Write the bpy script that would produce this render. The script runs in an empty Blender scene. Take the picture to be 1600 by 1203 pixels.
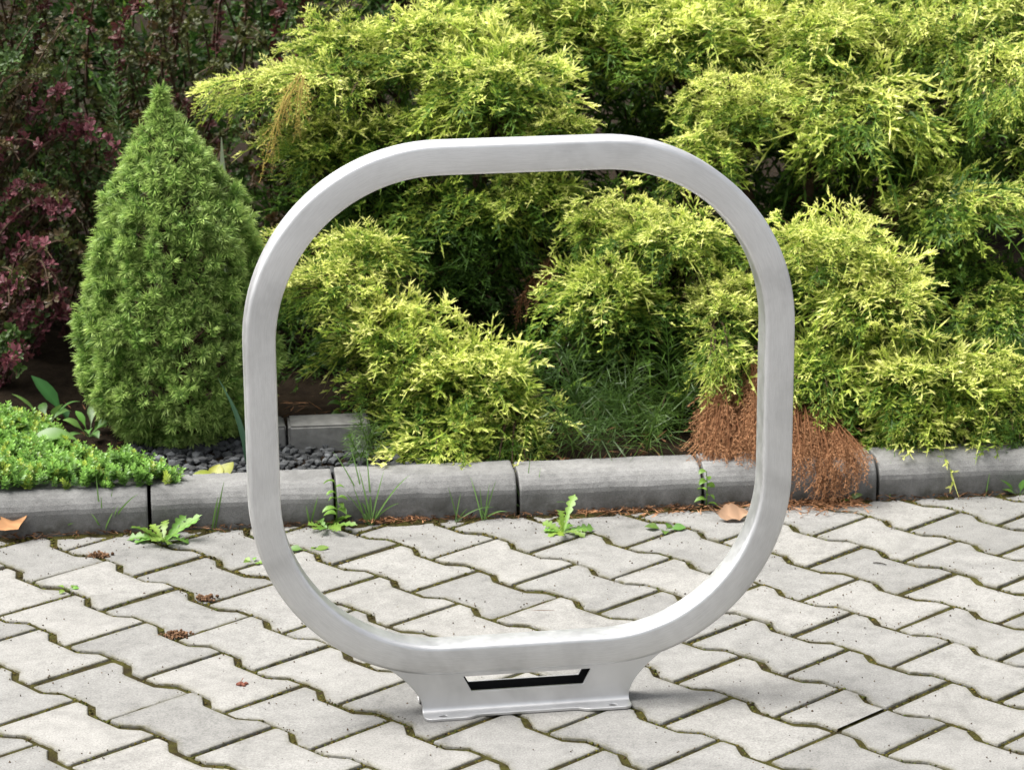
import bpy, bmesh, math
import numpy as np
from mathutils import Matrix, Vector

# ------------------------------------------------------------------ camera, sky, sun, exposure
scene = bpy.context.scene
COL = scene.collection
F_PX, CAM_H, PITCH, ROLL = 4123.2452, 1.4871, 0.2609, 0.0072      # solved from the paving lattice


def cam_axes():
    cp, sp = math.cos(PITCH), math.sin(PITCH)
    r = np.array([1, 0, 0.]); fw = np.array([0, cp, -sp]); d = np.array([0, -sp, -cp])
    cr, sr = math.cos(ROLL), math.sin(ROLL)
    return np.array([cr * r + sr * d, -sr * r + cr * d, fw])


CR = cam_axes()
CC = np.array([0, 0, CAM_H])
cam_data = bpy.data.cameras.new('camera')
cam_data.sensor_width = 36.0
cam_data.sensor_fit = 'HORIZONTAL'
cam_data.lens = F_PX / 1600 * 36
cam_data.clip_start = 0.05
cam_data.clip_end = 500
cam_data.dof.use_dof = True
cam_data.dof.focus_distance = 3.98
cam_data.dof.aperture_fstop = 13.0
cam = bpy.data.objects.new('camera', cam_data)
COL.objects.link(cam)
m = Matrix.Identity(4)
for i in range(3):
    m[i][0] = CR[0][i]; m[i][1] = -CR[1][i]; m[i][2] = -CR[2][i]; m[i][3] = CC[i]
cam.matrix_world = m
scene.camera = cam

SUN_EL, SUN_AZ = math.radians(62), math.radians(-96)      # azimuth: 0 = from behind the camera, negative = from the left
sun_from = Vector((math.sin(SUN_AZ) * math.cos(SUN_EL), -math.cos(SUN_AZ) * math.cos(SUN_EL), math.sin(SUN_EL)))
world = bpy.data.worlds.new('World')
scene.world = world
world.use_nodes = True
wn = world.node_tree
for n in list(wn.nodes):
    wn.nodes.remove(n)
wo = wn.nodes.new('ShaderNodeOutputWorld')
wb = wn.nodes.new('ShaderNodeBackground')
sky = wn.nodes.new('ShaderNodeTexSky')
sky.sky_type = 'NISHITA'
sky.sun_disc = False
sky.sun_elevation = SUN_EL
sky.sun_rotation = math.atan2(sun_from.x, sun_from.y)
sky.dust_density = 4.0
sky.air_density = 1.0
hs = wn.nodes.new('ShaderNodeHueSaturation')
hs.inputs['Saturation'].default_value = 0.22           # thin bright cloud: a whitish sky
wn.links.new(sky.outputs[0], hs.inputs['Color'])
wn.links.new(hs.outputs[0], wb.inputs['Color'])
wb.inputs['Strength'].default_value = 0.125
wn.links.new(wb.outputs[0], wo.inputs['Surface'])

sun_data = bpy.data.lights.new('sun', 'SUN')
sun_data.energy = 4.3
sun_data.angle = math.radians(40)
sun_data.color = (1.0, 0.97, 0.92)
sun = bpy.data.objects.new('sun', sun_data)
COL.objects.link(sun)
sun.location = (-3, -3, 8)
sun.rotation_euler = sun_from.to_track_quat('Z', 'Y').to_euler()

vs = scene.view_settings
vs.view_transform = 'Standard'
vs.look = 'None'
vs.gamma = 1.0
vs.use_curve_mapping = False
vs.exposure = 0.98
try:
    scene.cycles.use_denoising = True
    scene.cycles.denoiser = 'OPENIMAGEDENOISE'
except Exception:
    pass
scene.cycles.max_bounces = 8
scene.cycles.transparent_max_bounces = 4

rng = np.random.default_rng(7)
Z = np.array([0, 0, 1.0])


# ------------------------------------------------------------------ pixel -> place
def ray(x, y):
    return CR.T @ np.array([(x - 800) / F_PX, (y - 601.5) / F_PX, 1.0])


def gnd(x, y, z=0.0):
    d = ray(x, y)
    return CC + d * ((z - CAM_H) / d[2])


def aty(x, y, Y):
    d = ray(x, y)
    return CC + d * (Y / d[1])


def unit(v):
    v = np.asarray(v, float)
    return v / (math.sqrt(float(v[0] * v[0] + v[1] * v[1] + v[2] * v[2])) + 1e-12)


def cross(a, b):
    return np.array((a[1] * b[2] - a[2] * b[1], a[2] * b[0] - a[0] * b[2], a[0] * b[1] - a[1] * b[0]))


def nrm(A):
    return A / (np.sqrt((A * A).sum(-1, keepdims=True)) + 1e-12)


def frames(T, U):
    X = nrm(T); Y = np.cross(U, X); Y = nrm(Y + 1e-9); Zz = np.cross(X, Y)
    return np.stack([X, Y, Zz], -1)


def hash01(ix, iy, seed):
    h = (ix.astype(np.int64) * 374761393 + iy.astype(np.int64) * 668265263 + seed * 1442695041) & 0x7fffffff
    h = ((h ^ (h >> 13)) * 1274126177) & 0x7fffffff
    return ((h ^ (h >> 16)) & 0xffff) / 65535.0


def vnoise(x, y, s, seed=0):
    x = np.asarray(x, float) / s; y = np.asarray(y, float) / s
    ix = np.floor(x); iy = np.floor(y)
    fx = x - ix; fy = y - iy
    fx = fx * fx * (3 - 2 * fx); fy = fy * fy * (3 - 2 * fy)
    a = hash01(ix, iy, seed); b = hash01(ix + 1, iy, seed)
    c = hash01(ix, iy + 1, seed); d = hash01(ix + 1, iy + 1, seed)
    return (a * (1 - fx) + b * fx) * (1 - fy) + (c * (1 - fx) + d * fx) * fy


# ------------------------------------------------------------------ mesh helpers
def make_mesh(name, V, F, mat, col=None, smooth=False):
    V = np.ascontiguousarray(V, np.float32)
    me = bpy.data.meshes.new(name)
    if isinstance(F, np.ndarray):
        n, k = F.shape
        me.vertices.add(len(V)); me.vertices.foreach_set('co', V.ravel())
        me.loops.add(n * k); me.loops.foreach_set('vertex_index', np.ascontiguousarray(F, np.int32).ravel())
        me.polygons.add(n)
        me.polygons.foreach_set('loop_start', np.arange(0, n * k, k, dtype=np.int32))
        try:
            me.polygons.foreach_set('loop_total', np.full(n, k, np.int32))
        except Exception:
            pass
        me.update(calc_edges=True)
    else:
        me.from_pydata([tuple(map(float, v)) for v in V], [], [tuple(int(i) for i in f) for f in F])
        me.update()
    me.polygons.foreach_set('use_smooth', np.full(len(me.polygons), bool(smooth)))
    if col is not None:
        a = me.color_attributes.new('Col', 'FLOAT_COLOR', 'POINT')
        c = np.ones((len(V), 4), np.float32); c[:, :3] = col
        a.data.foreach_set('color', c.ravel())
    me.materials.append(mat)
    return me


def tag(o, label=None, cat=None, group=None, kind=None):
    if label: o['label'] = label
    if cat: o['category'] = cat
    if group: o['group'] = group
    if kind: o['kind'] = kind
    return o


def obj(name, me, parent=None, loc=None):
    o = bpy.data.objects.new(name, me)
    COL.objects.link(o)
    if parent is not None:
        o.parent = parent
    if loc is not None:
        o.location = tuple(map(float, loc))
    return o


def empty(name, loc):
    o = bpy.data.objects.new(name, None)
    o.empty_display_size = 0.05
    COL.objects.link(o)
    o.location = tuple(map(float, loc))
    return o


def part(name, V, F, mat, root, base, col=None, smooth=False):
    return obj(name, make_mesh(name, np.asarray(V) - np.asarray(base), F, mat, col, smooth), root)


class Geo:
    """collects triangle pieces with colours"""
    def __init__(self):
        self.V = []; self.F = []; self.C = []; self.n = 0

    def add(self, V, F, C):
        V = np.asarray(V, float); F = np.asarray(F, int)
        self.V.append(V); self.F.append(F + self.n)
        C = np.asarray(C, float)
        if C.ndim == 1:
            C = np.tile(C, (len(V), 1))
        self.C.append(C); self.n += len(V)

    def batch(self, lib, vi, P, Rm, colfn):
        """many copies of library elements: vi picks the variant, Rm holds rotation times size"""
        for v in np.unique(vi):
            m_ = vi == v
            V, F, T = lib[v]
            W = np.einsum('nij,vj->nvi', Rm[m_], V) + P[m_][:, None]
            k = int(m_.sum())
            self.add(W.reshape(-1, 3), (F[None] + (np.arange(k) * len(V))[:, None, None]).reshape(-1, 3), colfn(np.broadcast_to(T, (k, len(T))), m_).reshape(-1, 3))

    def get(self):
        return np.concatenate(self.V), np.concatenate(self.F), np.concatenate(self.C)


def tube(pts, radii, sides=5):
    pts = np.asarray(pts, float); n = len(pts)
    radii = np.broadcast_to(radii, (n,))
    tan = np.gradient(pts, axis=0)
    V = []
    ref = np.array([0.31, 0.77, 0.55])
    for i in range(n):
        t = unit(tan[i]); a = unit(cross(t, ref)); b = cross(t, a)
        for k in range(sides):
            an = 2 * math.pi * k / sides
            V.append(pts[i] + radii[i] * (math.cos(an) * a + math.sin(an) * b))
    F = []
    for i in range(n - 1):
        for k in range(sides):
            p = i * sides + k; q = i * sides + (k + 1) % sides
            F.append((p, q, q + sides)); F.append((p, q + sides, p + sides))
    return np.array(V), np.array(F)


def bez(p0, p1, p2, n):
    t = np.linspace(0, 1, n)[:, None]
    return (1 - t) ** 2 * p0 + 2 * t * (1 - t) * p1 + t * t * p2


def blade(pts, widths, normal, fold=0.25):
    """a leaf or grass blade: three points across, folded along its midrib"""
    pts = np.asarray(pts, float); n = len(pts)
    widths = np.broadcast_to(widths, (n,))
    tan = np.gradient(pts, axis=0)
    V = []
    for i in range(n):
        t = unit(tan[i]); s = unit(cross(t, normal)); u = cross(s, t)
        w = widths[i] / 2
        V += [pts[i] - s * w + u * w * fold, pts[i], pts[i] + s * w + u * w * fold]
    F = []
    for i in range(n - 1):
        for k in (0, 1):
            a = i * 3 + k
            F += [(a, a + 1, a + 4), (a, a + 4, a + 3)]
    return np.array(V), np.array(F)


# ------------------------------------------------------------------ materials
def nodes(name):
    mt = bpy.data.materials.new(name)
    mt.use_nodes = True
    nt = mt.node_tree
    bs = next(n for n in nt.nodes if n.type == 'BSDF_PRINCIPLED')
    out = next(n for n in nt.nodes if n.type == 'OUTPUT_MATERIAL')
    return mt, nt, bs, out


def N(nt, t, **kw):
    n = nt.nodes.new(t)
    for k, v in kw.items():
        if k in n.inputs:
            n.inputs[k].default_value = v
        else:
            setattr(n, k, v)
    return n


def noise(nt, vec, scale, detail=4, rough=0.6, dist=0.0):
    n = N(nt, 'ShaderNodeTexNoise')
    n.inputs['Scale'].default_value = scale
    n.inputs['Detail'].default_value = detail
    n.inputs['Roughness'].default_value = rough
    n.inputs['Distortion'].default_value = dist
    if vec is not None:
        nt.links.new(vec, n.inputs['Vector'])
    return n.outputs['Fac']


def ramp(nt, fac, stops):
    r = N(nt, 'ShaderNodeValToRGB')
    e = r.color_ramp.elements
    while len(e) < len(stops):
        e.new(0.5)
    for k, (p, c) in enumerate(stops):
        e[k].position = p
        e[k].color = (c, c, c, 1) if isinstance(c, (int, float)) else (*c, 1)
    nt.links.new(fac, r.inputs[0])
    return r.outputs[0]


def mix(nt, fac, a, b, mode='MIX'):
    n = N(nt, 'ShaderNodeMix', data_type='RGBA', blend_type=mode)
    for sock, v in ((0, fac), (6, a), (7, b)):
        if isinstance(v, (int, float)):
            n.inputs[sock].default_value = v
        elif isinstance(v, tuple):
            n.inputs[sock].default_value = (*v, 1)
        else:
            nt.links.new(v, n.inputs[sock])
    return n.outputs[2]


def math_n(nt, op, a, b=None):
    n = N(nt, 'ShaderNodeMath', operation=op)
    for k, v in ((0, a), (1, b)):
        if v is None:
            continue
        if isinstance(v, (int, float)):
            n.inputs[k].default_value = v
        else:
            nt.links.new(v, n.inputs[k])
    return n.outputs[0]


def bump(nt, bs, height, strength, dist):
    b = N(nt, 'ShaderNodeBump')
    b.inputs['Strength'].default_value = strength
    b.inputs['Distance'].default_value = dist
    nt.links.new(height, b.inputs['Height'])
    nt.links.new(b.outputs[0], bs.inputs['Normal'])


def mat_foliage(name, trans=0.3, rough=0.55, spec=0.3):
    mt, nt, bs, out = nodes(name)
    at = N(nt, 'ShaderNodeVertexColor', layer_name='Col')
    bs.inputs['Roughness'].default_value = rough
    bs.inputs['Specular IOR Level'].default_value = spec
    nt.links.new(at.outputs[0], bs.inputs['Base Color'])
    tr = N(nt, 'ShaderNodeBsdfTranslucent')
    nt.links.new(at.outputs[0], tr.inputs['Color'])
    mx = N(nt, 'ShaderNodeMixShader')
    mx.inputs[0].default_value = trans
    nt.links.new(bs.outputs[0], mx.inputs[1]); nt.links.new(tr.outputs[0], mx.inputs[2])
    nt.links.new(mx.outputs[0], out.inputs['Surface'])
    return mt


def mat_paver():
    mt, nt, bs, out = nodes('paver_concrete')
    oi = N(nt, 'ShaderNodeObjectInfo')
    geo = N(nt, 'ShaderNodeNewGeometry')
    pos = geo.outputs['Position']
    tone = ramp(nt, oi.outputs['Random'], [(0, (0.172, 0.169, 0.161)), (0.3, (0.198, 0.195, 0.186)), (0.65, (0.214, 0.210, 0.199)), (1, (0.236, 0.230, 0.216))])
    big = noise(nt, pos, 7.5, 7, 0.70, 0.8)
    c = mix(nt, 1.0, tone, ramp(nt, big, [(0.25, 0.68), (0.5, 0.97), (0.75, 1.12)]), 'MULTIPLY')
    med = noise(nt, pos, 34, 6, 0.7)
    c = mix(nt, 1.0, c, ramp(nt, med, [(0.28, 0.80), (0.5, 1.0), (0.72, 1.10)]), 'MULTIPLY')
    fine = noise(nt, pos, 330, 4, 0.8)
    c = mix(nt, 1.0, c, ramp(nt, fine, [(0.30, 0.58), (0.5, 1.0), (0.70, 1.30)]), 'MULTIPLY')
    # pale and dark grains of the concrete face
    vo = N(nt, 'ShaderNodeTexVoronoi'); vo.inputs['Scale'].default_value = 170
    nt.links.new(pos, vo.inputs['Vector'])
    sp = ramp(nt, vo.outputs['Color'], [(0.0, 0.0), (0.90, 0.0), (0.95, 1.0), (1, 1.0)])
    near = ramp(nt, vo.outputs['Distance'], [(0.15, 1.0), (0.3, 0.0)])
    c = mix(nt, math_n(nt, 'MULTIPLY', math_n(nt, 'MULTIPLY', sp, near), 0.5), c, (0.40, 0.395, 0.38))
    # small dark specks and drip spots
    v2 = N(nt, 'ShaderNodeTexVoronoi'); v2.inputs['Scale'].default_value = 26
    nt.links.new(pos, v2.inputs['Vector'])
    s2 = ramp(nt, v2.outputs['Color'], [(0.0, 0.0), (0.78, 0.0), (0.8, 1.0), (1, 1.0)])
    n2 = ramp(nt, v2.outputs['Distance'], [(0.05, 1.0), (0.085, 0.0)])
    c = mix(nt, math_n(nt, 'MULTIPLY', math_n(nt, 'MULTIPLY', s2, n2), 0.75), c, (0.10, 0.085, 0.06))
    v3 = N(nt, 'ShaderNodeTexVoronoi'); v3.inputs['Scale'].default_value = 6.0
    nt.links.new(pos, v3.inputs['Vector'])
    s3 = ramp(nt, v3.outputs['Color'], [(0.0, 0.0), (0.66, 0.0), (0.68, 1.0), (1, 1.0)])
    n3 = ramp(nt, v3.outputs['Distance'], [(0.07, 1.0), (0.10, 0.0)])
    c = mix(nt, math_n(nt, 'MULTIPLY', math_n(nt, 'MULTIPLY', s3, n3), 0.45), c, (0.16, 0.155, 0.15))
    # mossy dirt caught along the arrises
    at = N(nt, 'ShaderNodeVertexColor', layer_name='Col')
    sep = N(nt, 'ShaderNodeSeparateColor'); nt.links.new(at.outputs[0], sep.inputs[0])
    dn = noise(nt, pos, 42, 5, 0.7)
    df = math_n(nt, 'MULTIPLY', sep.outputs[0], ramp(nt, dn, [(0.36, 0.08), (0.64, 0.95)]))
    c = mix(nt, df, c, (0.075, 0.068, 0.030))
    nt.links.new(c, bs.inputs['Base Color'])
    bs.inputs['Roughness'].default_value = 0.88
    bs.inputs['Specular IOR Level'].default_value = 0.25
    h = math_n(nt, 'ADD', math_n(nt, 'MULTIPLY', fine, 0.5), math_n(nt, 'MULTIPLY', med, 0.7))
    bump(nt, bs, h, 0.5, 0.0022)
    return mt


def mat_kerb():
    mt, nt, bs, out = nodes('kerb_concrete')
    oi = N(nt, 'ShaderNodeObjectInfo')
    geo = N(nt, 'ShaderNodeNewGeometry'); pos = geo.outputs['Position']
    tone = ramp(nt, oi.outputs['Random'], [(0, (0.165, 0.164, 0.160)), (1, (0.205, 0.203, 0.197))])
    big = noise(nt, pos, 9, 6, 0.65, 0.6)
    c = mix(nt, 1.0, tone, ramp(nt, big, [(0.25, 0.58), (0.5, 1.0), (0.78, 1.30)]), 'MULTIPLY')
    med = noise(nt, pos, 60, 6, 0.72)
    c = mix(nt, 1.0, c, ramp(nt, med, [(0.25, 0.75), (0.5, 1.0), (0.75, 1.15)]), 'MULTIPLY')
    fine = noise(nt, pos, 480, 3, 0.7)
    c = mix(nt, 1.0, c, ramp(nt, fine, [(0.25, 0.7), (0.5, 1.0), (0.75, 1.25)]), 'MULTIPLY')
    # lime-pale scuffs
    sc = noise(nt, pos, 22, 3, 0.5, 1.5)
    c = mix(nt, ramp(nt, sc, [(0.66, 0.0), (0.74, 0.55)]), c, (0.27, 0.265, 0.255))
    at = N(nt, 'ShaderNodeVertexColor', layer_name='Col')
    sep = N(nt, 'ShaderNodeSeparateColor'); nt.links.new(at.outputs[0], sep.inputs[0])
    c = mix(nt, math_n(nt, 'MULTIPLY', sep.outputs[0], ramp(nt, noise(nt, pos, 30, 5, 0.7), [(0.35, 0.0), (0.6, 0.8)])), c, (0.035, 0.033, 0.022))
    nt.links.new(c, bs.inputs['Base Color'])
    bs.inputs['Roughness'].default_value = 0.85
    bs.inputs['Specular IOR Level'].default_value = 0.25
    bump(nt, bs, math_n(nt, 'ADD', math_n(nt, 'MULTIPLY', fine, 0.4), med), 0.6, 0.003)
    return mt


def mat_moss():
    mt, nt, bs, out = nodes('joint_moss')
    geo = N(nt, 'ShaderNodeNewGeometry'); pos = geo.outputs['Position']
    a = noise(nt, pos, 26, 5, 0.65)
    c = ramp(nt, a, [(0.25, (0.016, 0.012, 0.007)), (0.42, (0.030, 0.024, 0.009)), (0.55, (0.045, 0.041, 0.010)), (0.75, (0.070, 0.066, 0.015))])
    f = noise(nt, pos, 420, 3, 0.7)
    c = mix(nt, 1.0, c, ramp(nt, f, [(0.25, 0.45), (0.5, 1.0), (0.75, 1.5)]), 'MULTIPLY')
    nt.links.new(c, bs.inputs['Base Color'])
    bs.inputs['Roughness'].default_value = 0.95
    bs.inputs['Specular IOR Level'].default_value = 0.1
    bump(nt, bs, f, 0.9, 0.004)
    return mt


def mat_soil(name, c1, c2):
    mt, nt, bs, out = nodes(name)
    geo = N(nt, 'ShaderNodeNewGeometry'); pos = geo.outputs['Position']
    a = noise(nt, pos, 40, 6, 0.7)
    c = ramp(nt, a, [(0.3, c1), (0.7, c2)])
    f = noise(nt, pos, 300, 4, 0.7)
    c = mix(nt, 1.0, c, ramp(nt, f, [(0.25, 0.5), (0.75, 1.5)]), 'MULTIPLY')
    nt.links.new(c, bs.inputs['Base Color'])
    bs.inputs['Roughness'].default_value = 1.0
    bs.inputs['Specular IOR Level'].default_value = 0.05
    bump(nt, bs, f, 0.9, 0.006)
    return mt


def mat_steel():
    mt, nt, bs, out = nodes('brushed_stainless')
    tc = N(nt, 'ShaderNodeTexCoord')
    mp = N(nt, 'ShaderNodeMapping')
    mp.inputs['Scale'].default_value = (60, 900, 60)
    at = N(nt, 'ShaderNodeAttribute', attribute_name='sweep')
    nt.links.new(at.outputs['Vector'], mp.inputs['Vector'])
    br = noise(nt, mp.outputs[0], 1.0, 3, 0.6)
    sm = noise(nt, tc.outputs['Object'], 7, 4, 0.6, 0.5)
    sm2 = noise(nt, tc.outputs['Object'], 28, 5, 0.65)
    c = mix(nt, 1.0, (0.65, 0.65, 0.652), ramp(nt, sm, [(0.25, 0.74), (0.5, 0.97), (0.75, 1.08)]), 'MULTIPLY')
    c = mix(nt, 1.0, c, ramp(nt, br, [(0.25, 0.9), (0.75, 1.08)]), 'MULTIPLY')
    c = mix(nt, ramp(nt, sm2, [(0.62, 0.0), (0.8, 0.10)]), c, (0.33, 0.30, 0.27))
    nt.links.new(c, bs.inputs['Base Color'])
    bs.inputs['Metallic'].default_value = 1.0
    r = math_n(nt, 'ADD', math_n(nt, 'MULTIPLY', sm2, 0.16), math_n(nt, 'MULTIPLY', br, 0.14))
    nt.links.new(math_n(nt, 'ADD', r, 0.36), bs.inputs['Roughness'])
    bump(nt, bs, br, 0.06, 0.0006)
    return mt


def mat_plain(name, c, rough=0.8, var=0.35, scale=60):
    mt, nt, bs, out = nodes(name)
    geo = N(nt, 'ShaderNodeNewGeometry')
    a = noise(nt, geo.outputs['Position'], scale, 5, 0.65)
    cc = mix(nt, 1.0, tuple(c), ramp(nt, a, [(0.25, 1 - var), (0.75, 1 + var)]), 'MULTIPLY')
    nt.links.new(cc, bs.inputs['Base Color'])
    bs.inputs['Roughness'].default_value = rough
    bs.inputs['Specular IOR Level'].default_value = 0.25
    bump(nt, bs, a, 0.4, 0.003)
    return mt


M_PAVER = mat_paver(); M_KERB = mat_kerb(); M_MOSS = mat_moss(); M_STEEL = mat_steel()
M_SOIL = mat_soil('bed_soil', (0.010, 0.007, 0.005), (0.030, 0.022, 0.014))
M_GROUND = mat_plain('far_ground_concrete', (0.20, 0.196, 0.19), 0.9, 0.15, 8)
M_BARK = mat_plain('bark', (0.075, 0.048, 0.03), 0.9, 0.5, 120)
M_JUN = mat_foliage('juniper_foliage', 0.40, 0.55, 0.25)
M_SPR = mat_foliage('spruce_needles', 0.32, 0.5, 0.3)
M_LEAF = mat_foliage('broad_leaf', 0.32, 0.42, 0.4)
M_BARB = mat_foliage('barberry_leaf', 0.25, 0.5, 0.3)
M_DRY = mat_foliage('dry_foliage', 0.15, 0.8, 0.1)
M_GRAVEL = mat_foliage('gravel_stone', 0.0, 0.75, 0.3)

# ------------------------------------------------------------------ the kerb line (on the ground)
K0 = gnd(0, 842); K1 = gnd(1600, 772)
KT = unit(K1 - K0)                       # along the kerb, to the right
KN = np.array([-KT[1], KT[0], 0.0])      # away from the camera, into the bed


def kerb_pt(s, n, z=0.0):                # s from the joint at photo x = 235
    return KJ + KT * s + KN * n + Z * z


_d = gnd(235, 830)
KJ = K0 + KT * np.dot(_d - K0, KT)

# ------------------------------------------------------------------ ground
Vg = np.array([(-150, -150, -0.06), (150, -150, -0.06), (150, 150, -0.06), (-150, 150, -0.06)], float)
tag(obj('ground', make_mesh('ground', Vg, np.array([[0, 1, 2, 3]]), M_GROUND)), kind='structure')

# paving: mossy joint bed with the pavers as its pieces
res = 0.0086
xs = np.arange(-1.55, 1.65, res); ys = np.arange(2.85, 4.84, res)
GX, GY = np.meshgrid(xs, ys)
dk = (GX - KJ[0]) * KN[0] + (GY - KJ[1]) * KN[1]          # distance to the kerb face, negative in front
GZ = -0.0034 + 0.0030 * (vnoise(GX, GY, 0.06, 1) - 0.5) + 0.0026 * (vnoise(GX, GY, 0.014, 2) - 0.5)
pmx = gnd(1300, 815); bump_m = np.exp(-(((GX - pmx[0]) / 0.10) ** 2 + ((GY - pmx[1]) / 0.04) ** 2))
GZ += bump_m * 0.003
near_k = np.clip(1 + dk / 0.035, 0, 1)
GZ += near_k * (0.008 * vnoise(GX, GY, 0.02, 4) + 0.002)
GZ = np.where(dk < -0.03, np.minimum(GZ, -0.0021), GZ)
GZ = np.where(dk > 0.0, -0.03, GZ)
nx, ny = len(xs), len(ys)
idx = np.arange(nx * ny).reshape(ny, nx)
Fq = np.stack([idx[:-1, :-1].ravel(), idx[:-1, 1:].ravel(), idx[1:, 1:].ravel(), idx[1:, :-1].ravel()], 1)
paving = tag(obj('paving', make_mesh('paving', np.stack([GX.ravel(), GY.ravel(), GZ.ravel()], 1), Fq, M_MOSS, smooth=True)), kind='structure')

L_P, PITCH_P = 0.2, 0.1409
YAW_P, OX, OY = 0.7938, -0.0866, 4.45
UU = np.array([math.cos(YAW_P), -math.sin(YAW_P), 0]); VV = np.array([math.sin(YAW_P), math.cos(YAW_P), 0])
DLT, TAP = 0.0205, 0.0265
FL = (L_P / 2 - TAP) / 2


def paver_outline(gap=0.0082):
    hw, ww = (PITCH_P + DLT) / 2 - gap / 2, (PITCH_P - DLT) / 2 - gap / 2
    hl = L_P / 2 - gap / 2
    r = 0.0032
    e = -L_P / 2 + FL - 0.0035
    w0 = -FL - 0.0030
    half = [(-hl, hw - r), (-hl + r * 0.3, hw - r * 0.3), (-hl + r, hw)]
    half += [(e - r, hw), (e, hw - r * 0.3), (e + 0.0025, hw - r)]
    half += [(w0 - 0.002, ww + r * 0.5), (w0 + 0.0005, ww + r * 0.12), (w0 + 0.003, ww)]
    half += [(0, ww)]
    top = half + [(-x, y) for x, y in half[-2::-1]]
    bot = [(x, -y) for x, y in top[::-1]]
    return np.array(top + bot)


def offset_poly(P, d):
    n = len(P); a = np.roll(P, 1, 0); b = np.roll(P, -1, 0)
    e1 = P - a; e2 = b - P
    n1 = np.stack([e1[:, 1], -e1[:, 0]], 1); n2 = np.stack([e2[:, 1], -e2[:, 0]], 1)
    n1 /= np.linalg.norm(n1, axis=1)[:, None] + 1e-9; n2 /= np.linalg.norm(n2, axis=1)[:, None] + 1e-9
    nn = n1 + n2; nn /= np.linalg.norm(nn, axis=1)[:, None] + 1e-9
    cosn = np.clip((nn * n1).sum(1), 0.6, 1)
    return P + nn * (d / cosn)[:, None]


def paver_mesh(name, simple=False, seed=0):
    P = paver_outline()
    area = 0.5 * np.sum(P[:, 0] * np.roll(P[:, 1], -1) - np.roll(P[:, 0], -1) * P[:, 1])
    sgn = 1 if area < 0 else -1                        # so that a positive offset goes inward
    r_ = np.random.default_rng(seed)
    J = P + r_.normal(0, 0.0005, P.shape)
    G = lambda d: paver_outline(0.0082 + 2 * d) + (J - P)
    rings = [(J, -0.05, 1.0), (J, -0.0034, 1.0), (G(0.0009), -0.0010, 0.85), (G(0.0027), 0.0, 0.42), (G(0.012), 0.0, 0.0)]
    if simple:
        rings = [rings[1], rings[3]]
    n = len(P); V = []; C = []
    for R, z, e in rings:
        V += [(x, y, z) for x, y in R]; C += [(e, 0, 0)] * n
    F = []
    for k in range(len(rings) - 1):
        for i in range(n):
            j = (i + 1) % n
            q = (k * n + i, k * n + j, (k + 1) * n + j, (k + 1) * n + i)
            F.append(q if area > 0 else q[::-1])
    capf = [(len(rings) - 1) * n + i for i in range(n)]
    F.append(capf if area > 0 else capf[::-1])
    V = np.array(V)
    V3 = V[:, :1] * UU + V[:, 1:2] * VV + V[:, 2:3] * Z
    return make_mesh(name, V3, F, M_PAVER, np.array(C))


pav_me = [paver_mesh('paver', seed=k) for k in range(8)]


def cut_mesh(me, loc, planes):
    bm = bmesh.new(); bm.from_mesh(me)
    for p, nrm in planes:
        g = bm.verts[:] + bm.edges[:] + bm.faces[:]
        rr = bmesh.ops.bisect_plane(bm, geom=g, plane_co=Vector(p) - Vector(loc), plane_no=Vector(nrm), clear_outer=True)
        ed = [e for e in rr['geom_cut'] if isinstance(e, bmesh.types.BMEdge)]
        if ed:
            try:
                bmesh.ops.edgeloop_fill(bm, edges=ed)
            except Exception:
                pass
    if len(bm.faces) < 3:
        bm.free(); return None
    nm = bpy.data.meshes.new('paver'); bm.to_mesh(nm); bm.free()
    if not nm.materials:
        nm.materials.append(M_PAVER)
    return nm


kerb_plane = (kerb_pt(0, -0.006), tuple(KN))
pr = np.random.default_rng(21)
far_pavers = []
npav = 0
for c in range(-34, 24):
    for k in range(-30, 40):
        u = k + (0.5 if c % 2 else 0.0) + 0.5           # centre of the stone between two straight joints
        ctr = np.array([OX, OY, 0]) + UU * u * L_P + VV * c * PITCH_P
        if not (-2.6 < ctr[0] < 2.6 and -0.3 < ctr[1] < 5.2):
            continue
        dd = np.dot(ctr - KJ, KN)
        if dd > 0.10:
            continue
        dz = float(np.clip(pr.normal(0, 0.0009), -0.002, 0.002))
        near = -1.22 < ctr[0] < 1.28 and ctr[1] > 3.05
        if not near:
            if dd < -0.11:
                far_pavers.append(ctr)
            continue
        loc = ctr + Z * dz + np.array([pr.normal(0, 0.0007), pr.normal(0, 0.0007), 0])
        me = pav_me[pr.integers(8)]
        pieces = [me]
        if dd > -0.125:
            cm = cut_mesh(me, loc, [kerb_plane])
            pieces = [cm] if cm and len(cm.polygons) > 2 else []
        if c == -1 and abs(u - 5.0) < 0.01:              # the one stone laid as two halves
            pieces = [cut_mesh(me, loc, [(loc - UU * 0.0045, tuple(UU))]), cut_mesh(me, loc, [(loc + UU * 0.0045, tuple(-UU))])]
        for pm in pieces:
            o = obj('paver', pm, paving, loc)
            o.rotation_euler = (pr.normal(0, 0.0035), pr.normal(0, 0.0035), pr.normal(0, 0.004))
            npav += 1
sm = paver_mesh('s', simple=True)
sv = np.array([v.co[:] for v in sm.vertices]); sf = [tuple(p.vertices) for p in sm.polygons]
FV = []; FF = []
for i, ctr in enumerate(far_pavers):
    FV.append(sv + ctr); FF += [tuple(j + i * len(sv) for j in f) for f in sf]
fp = obj('outer_pavers', make_mesh('outer_pavers', np.concatenate(FV), FF, M_PAVER, np.zeros((len(FV) * len(sv), 3))), paving)
fp['kind'] = 'stuff'
bpy.data.meshes.remove(sm)

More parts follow.
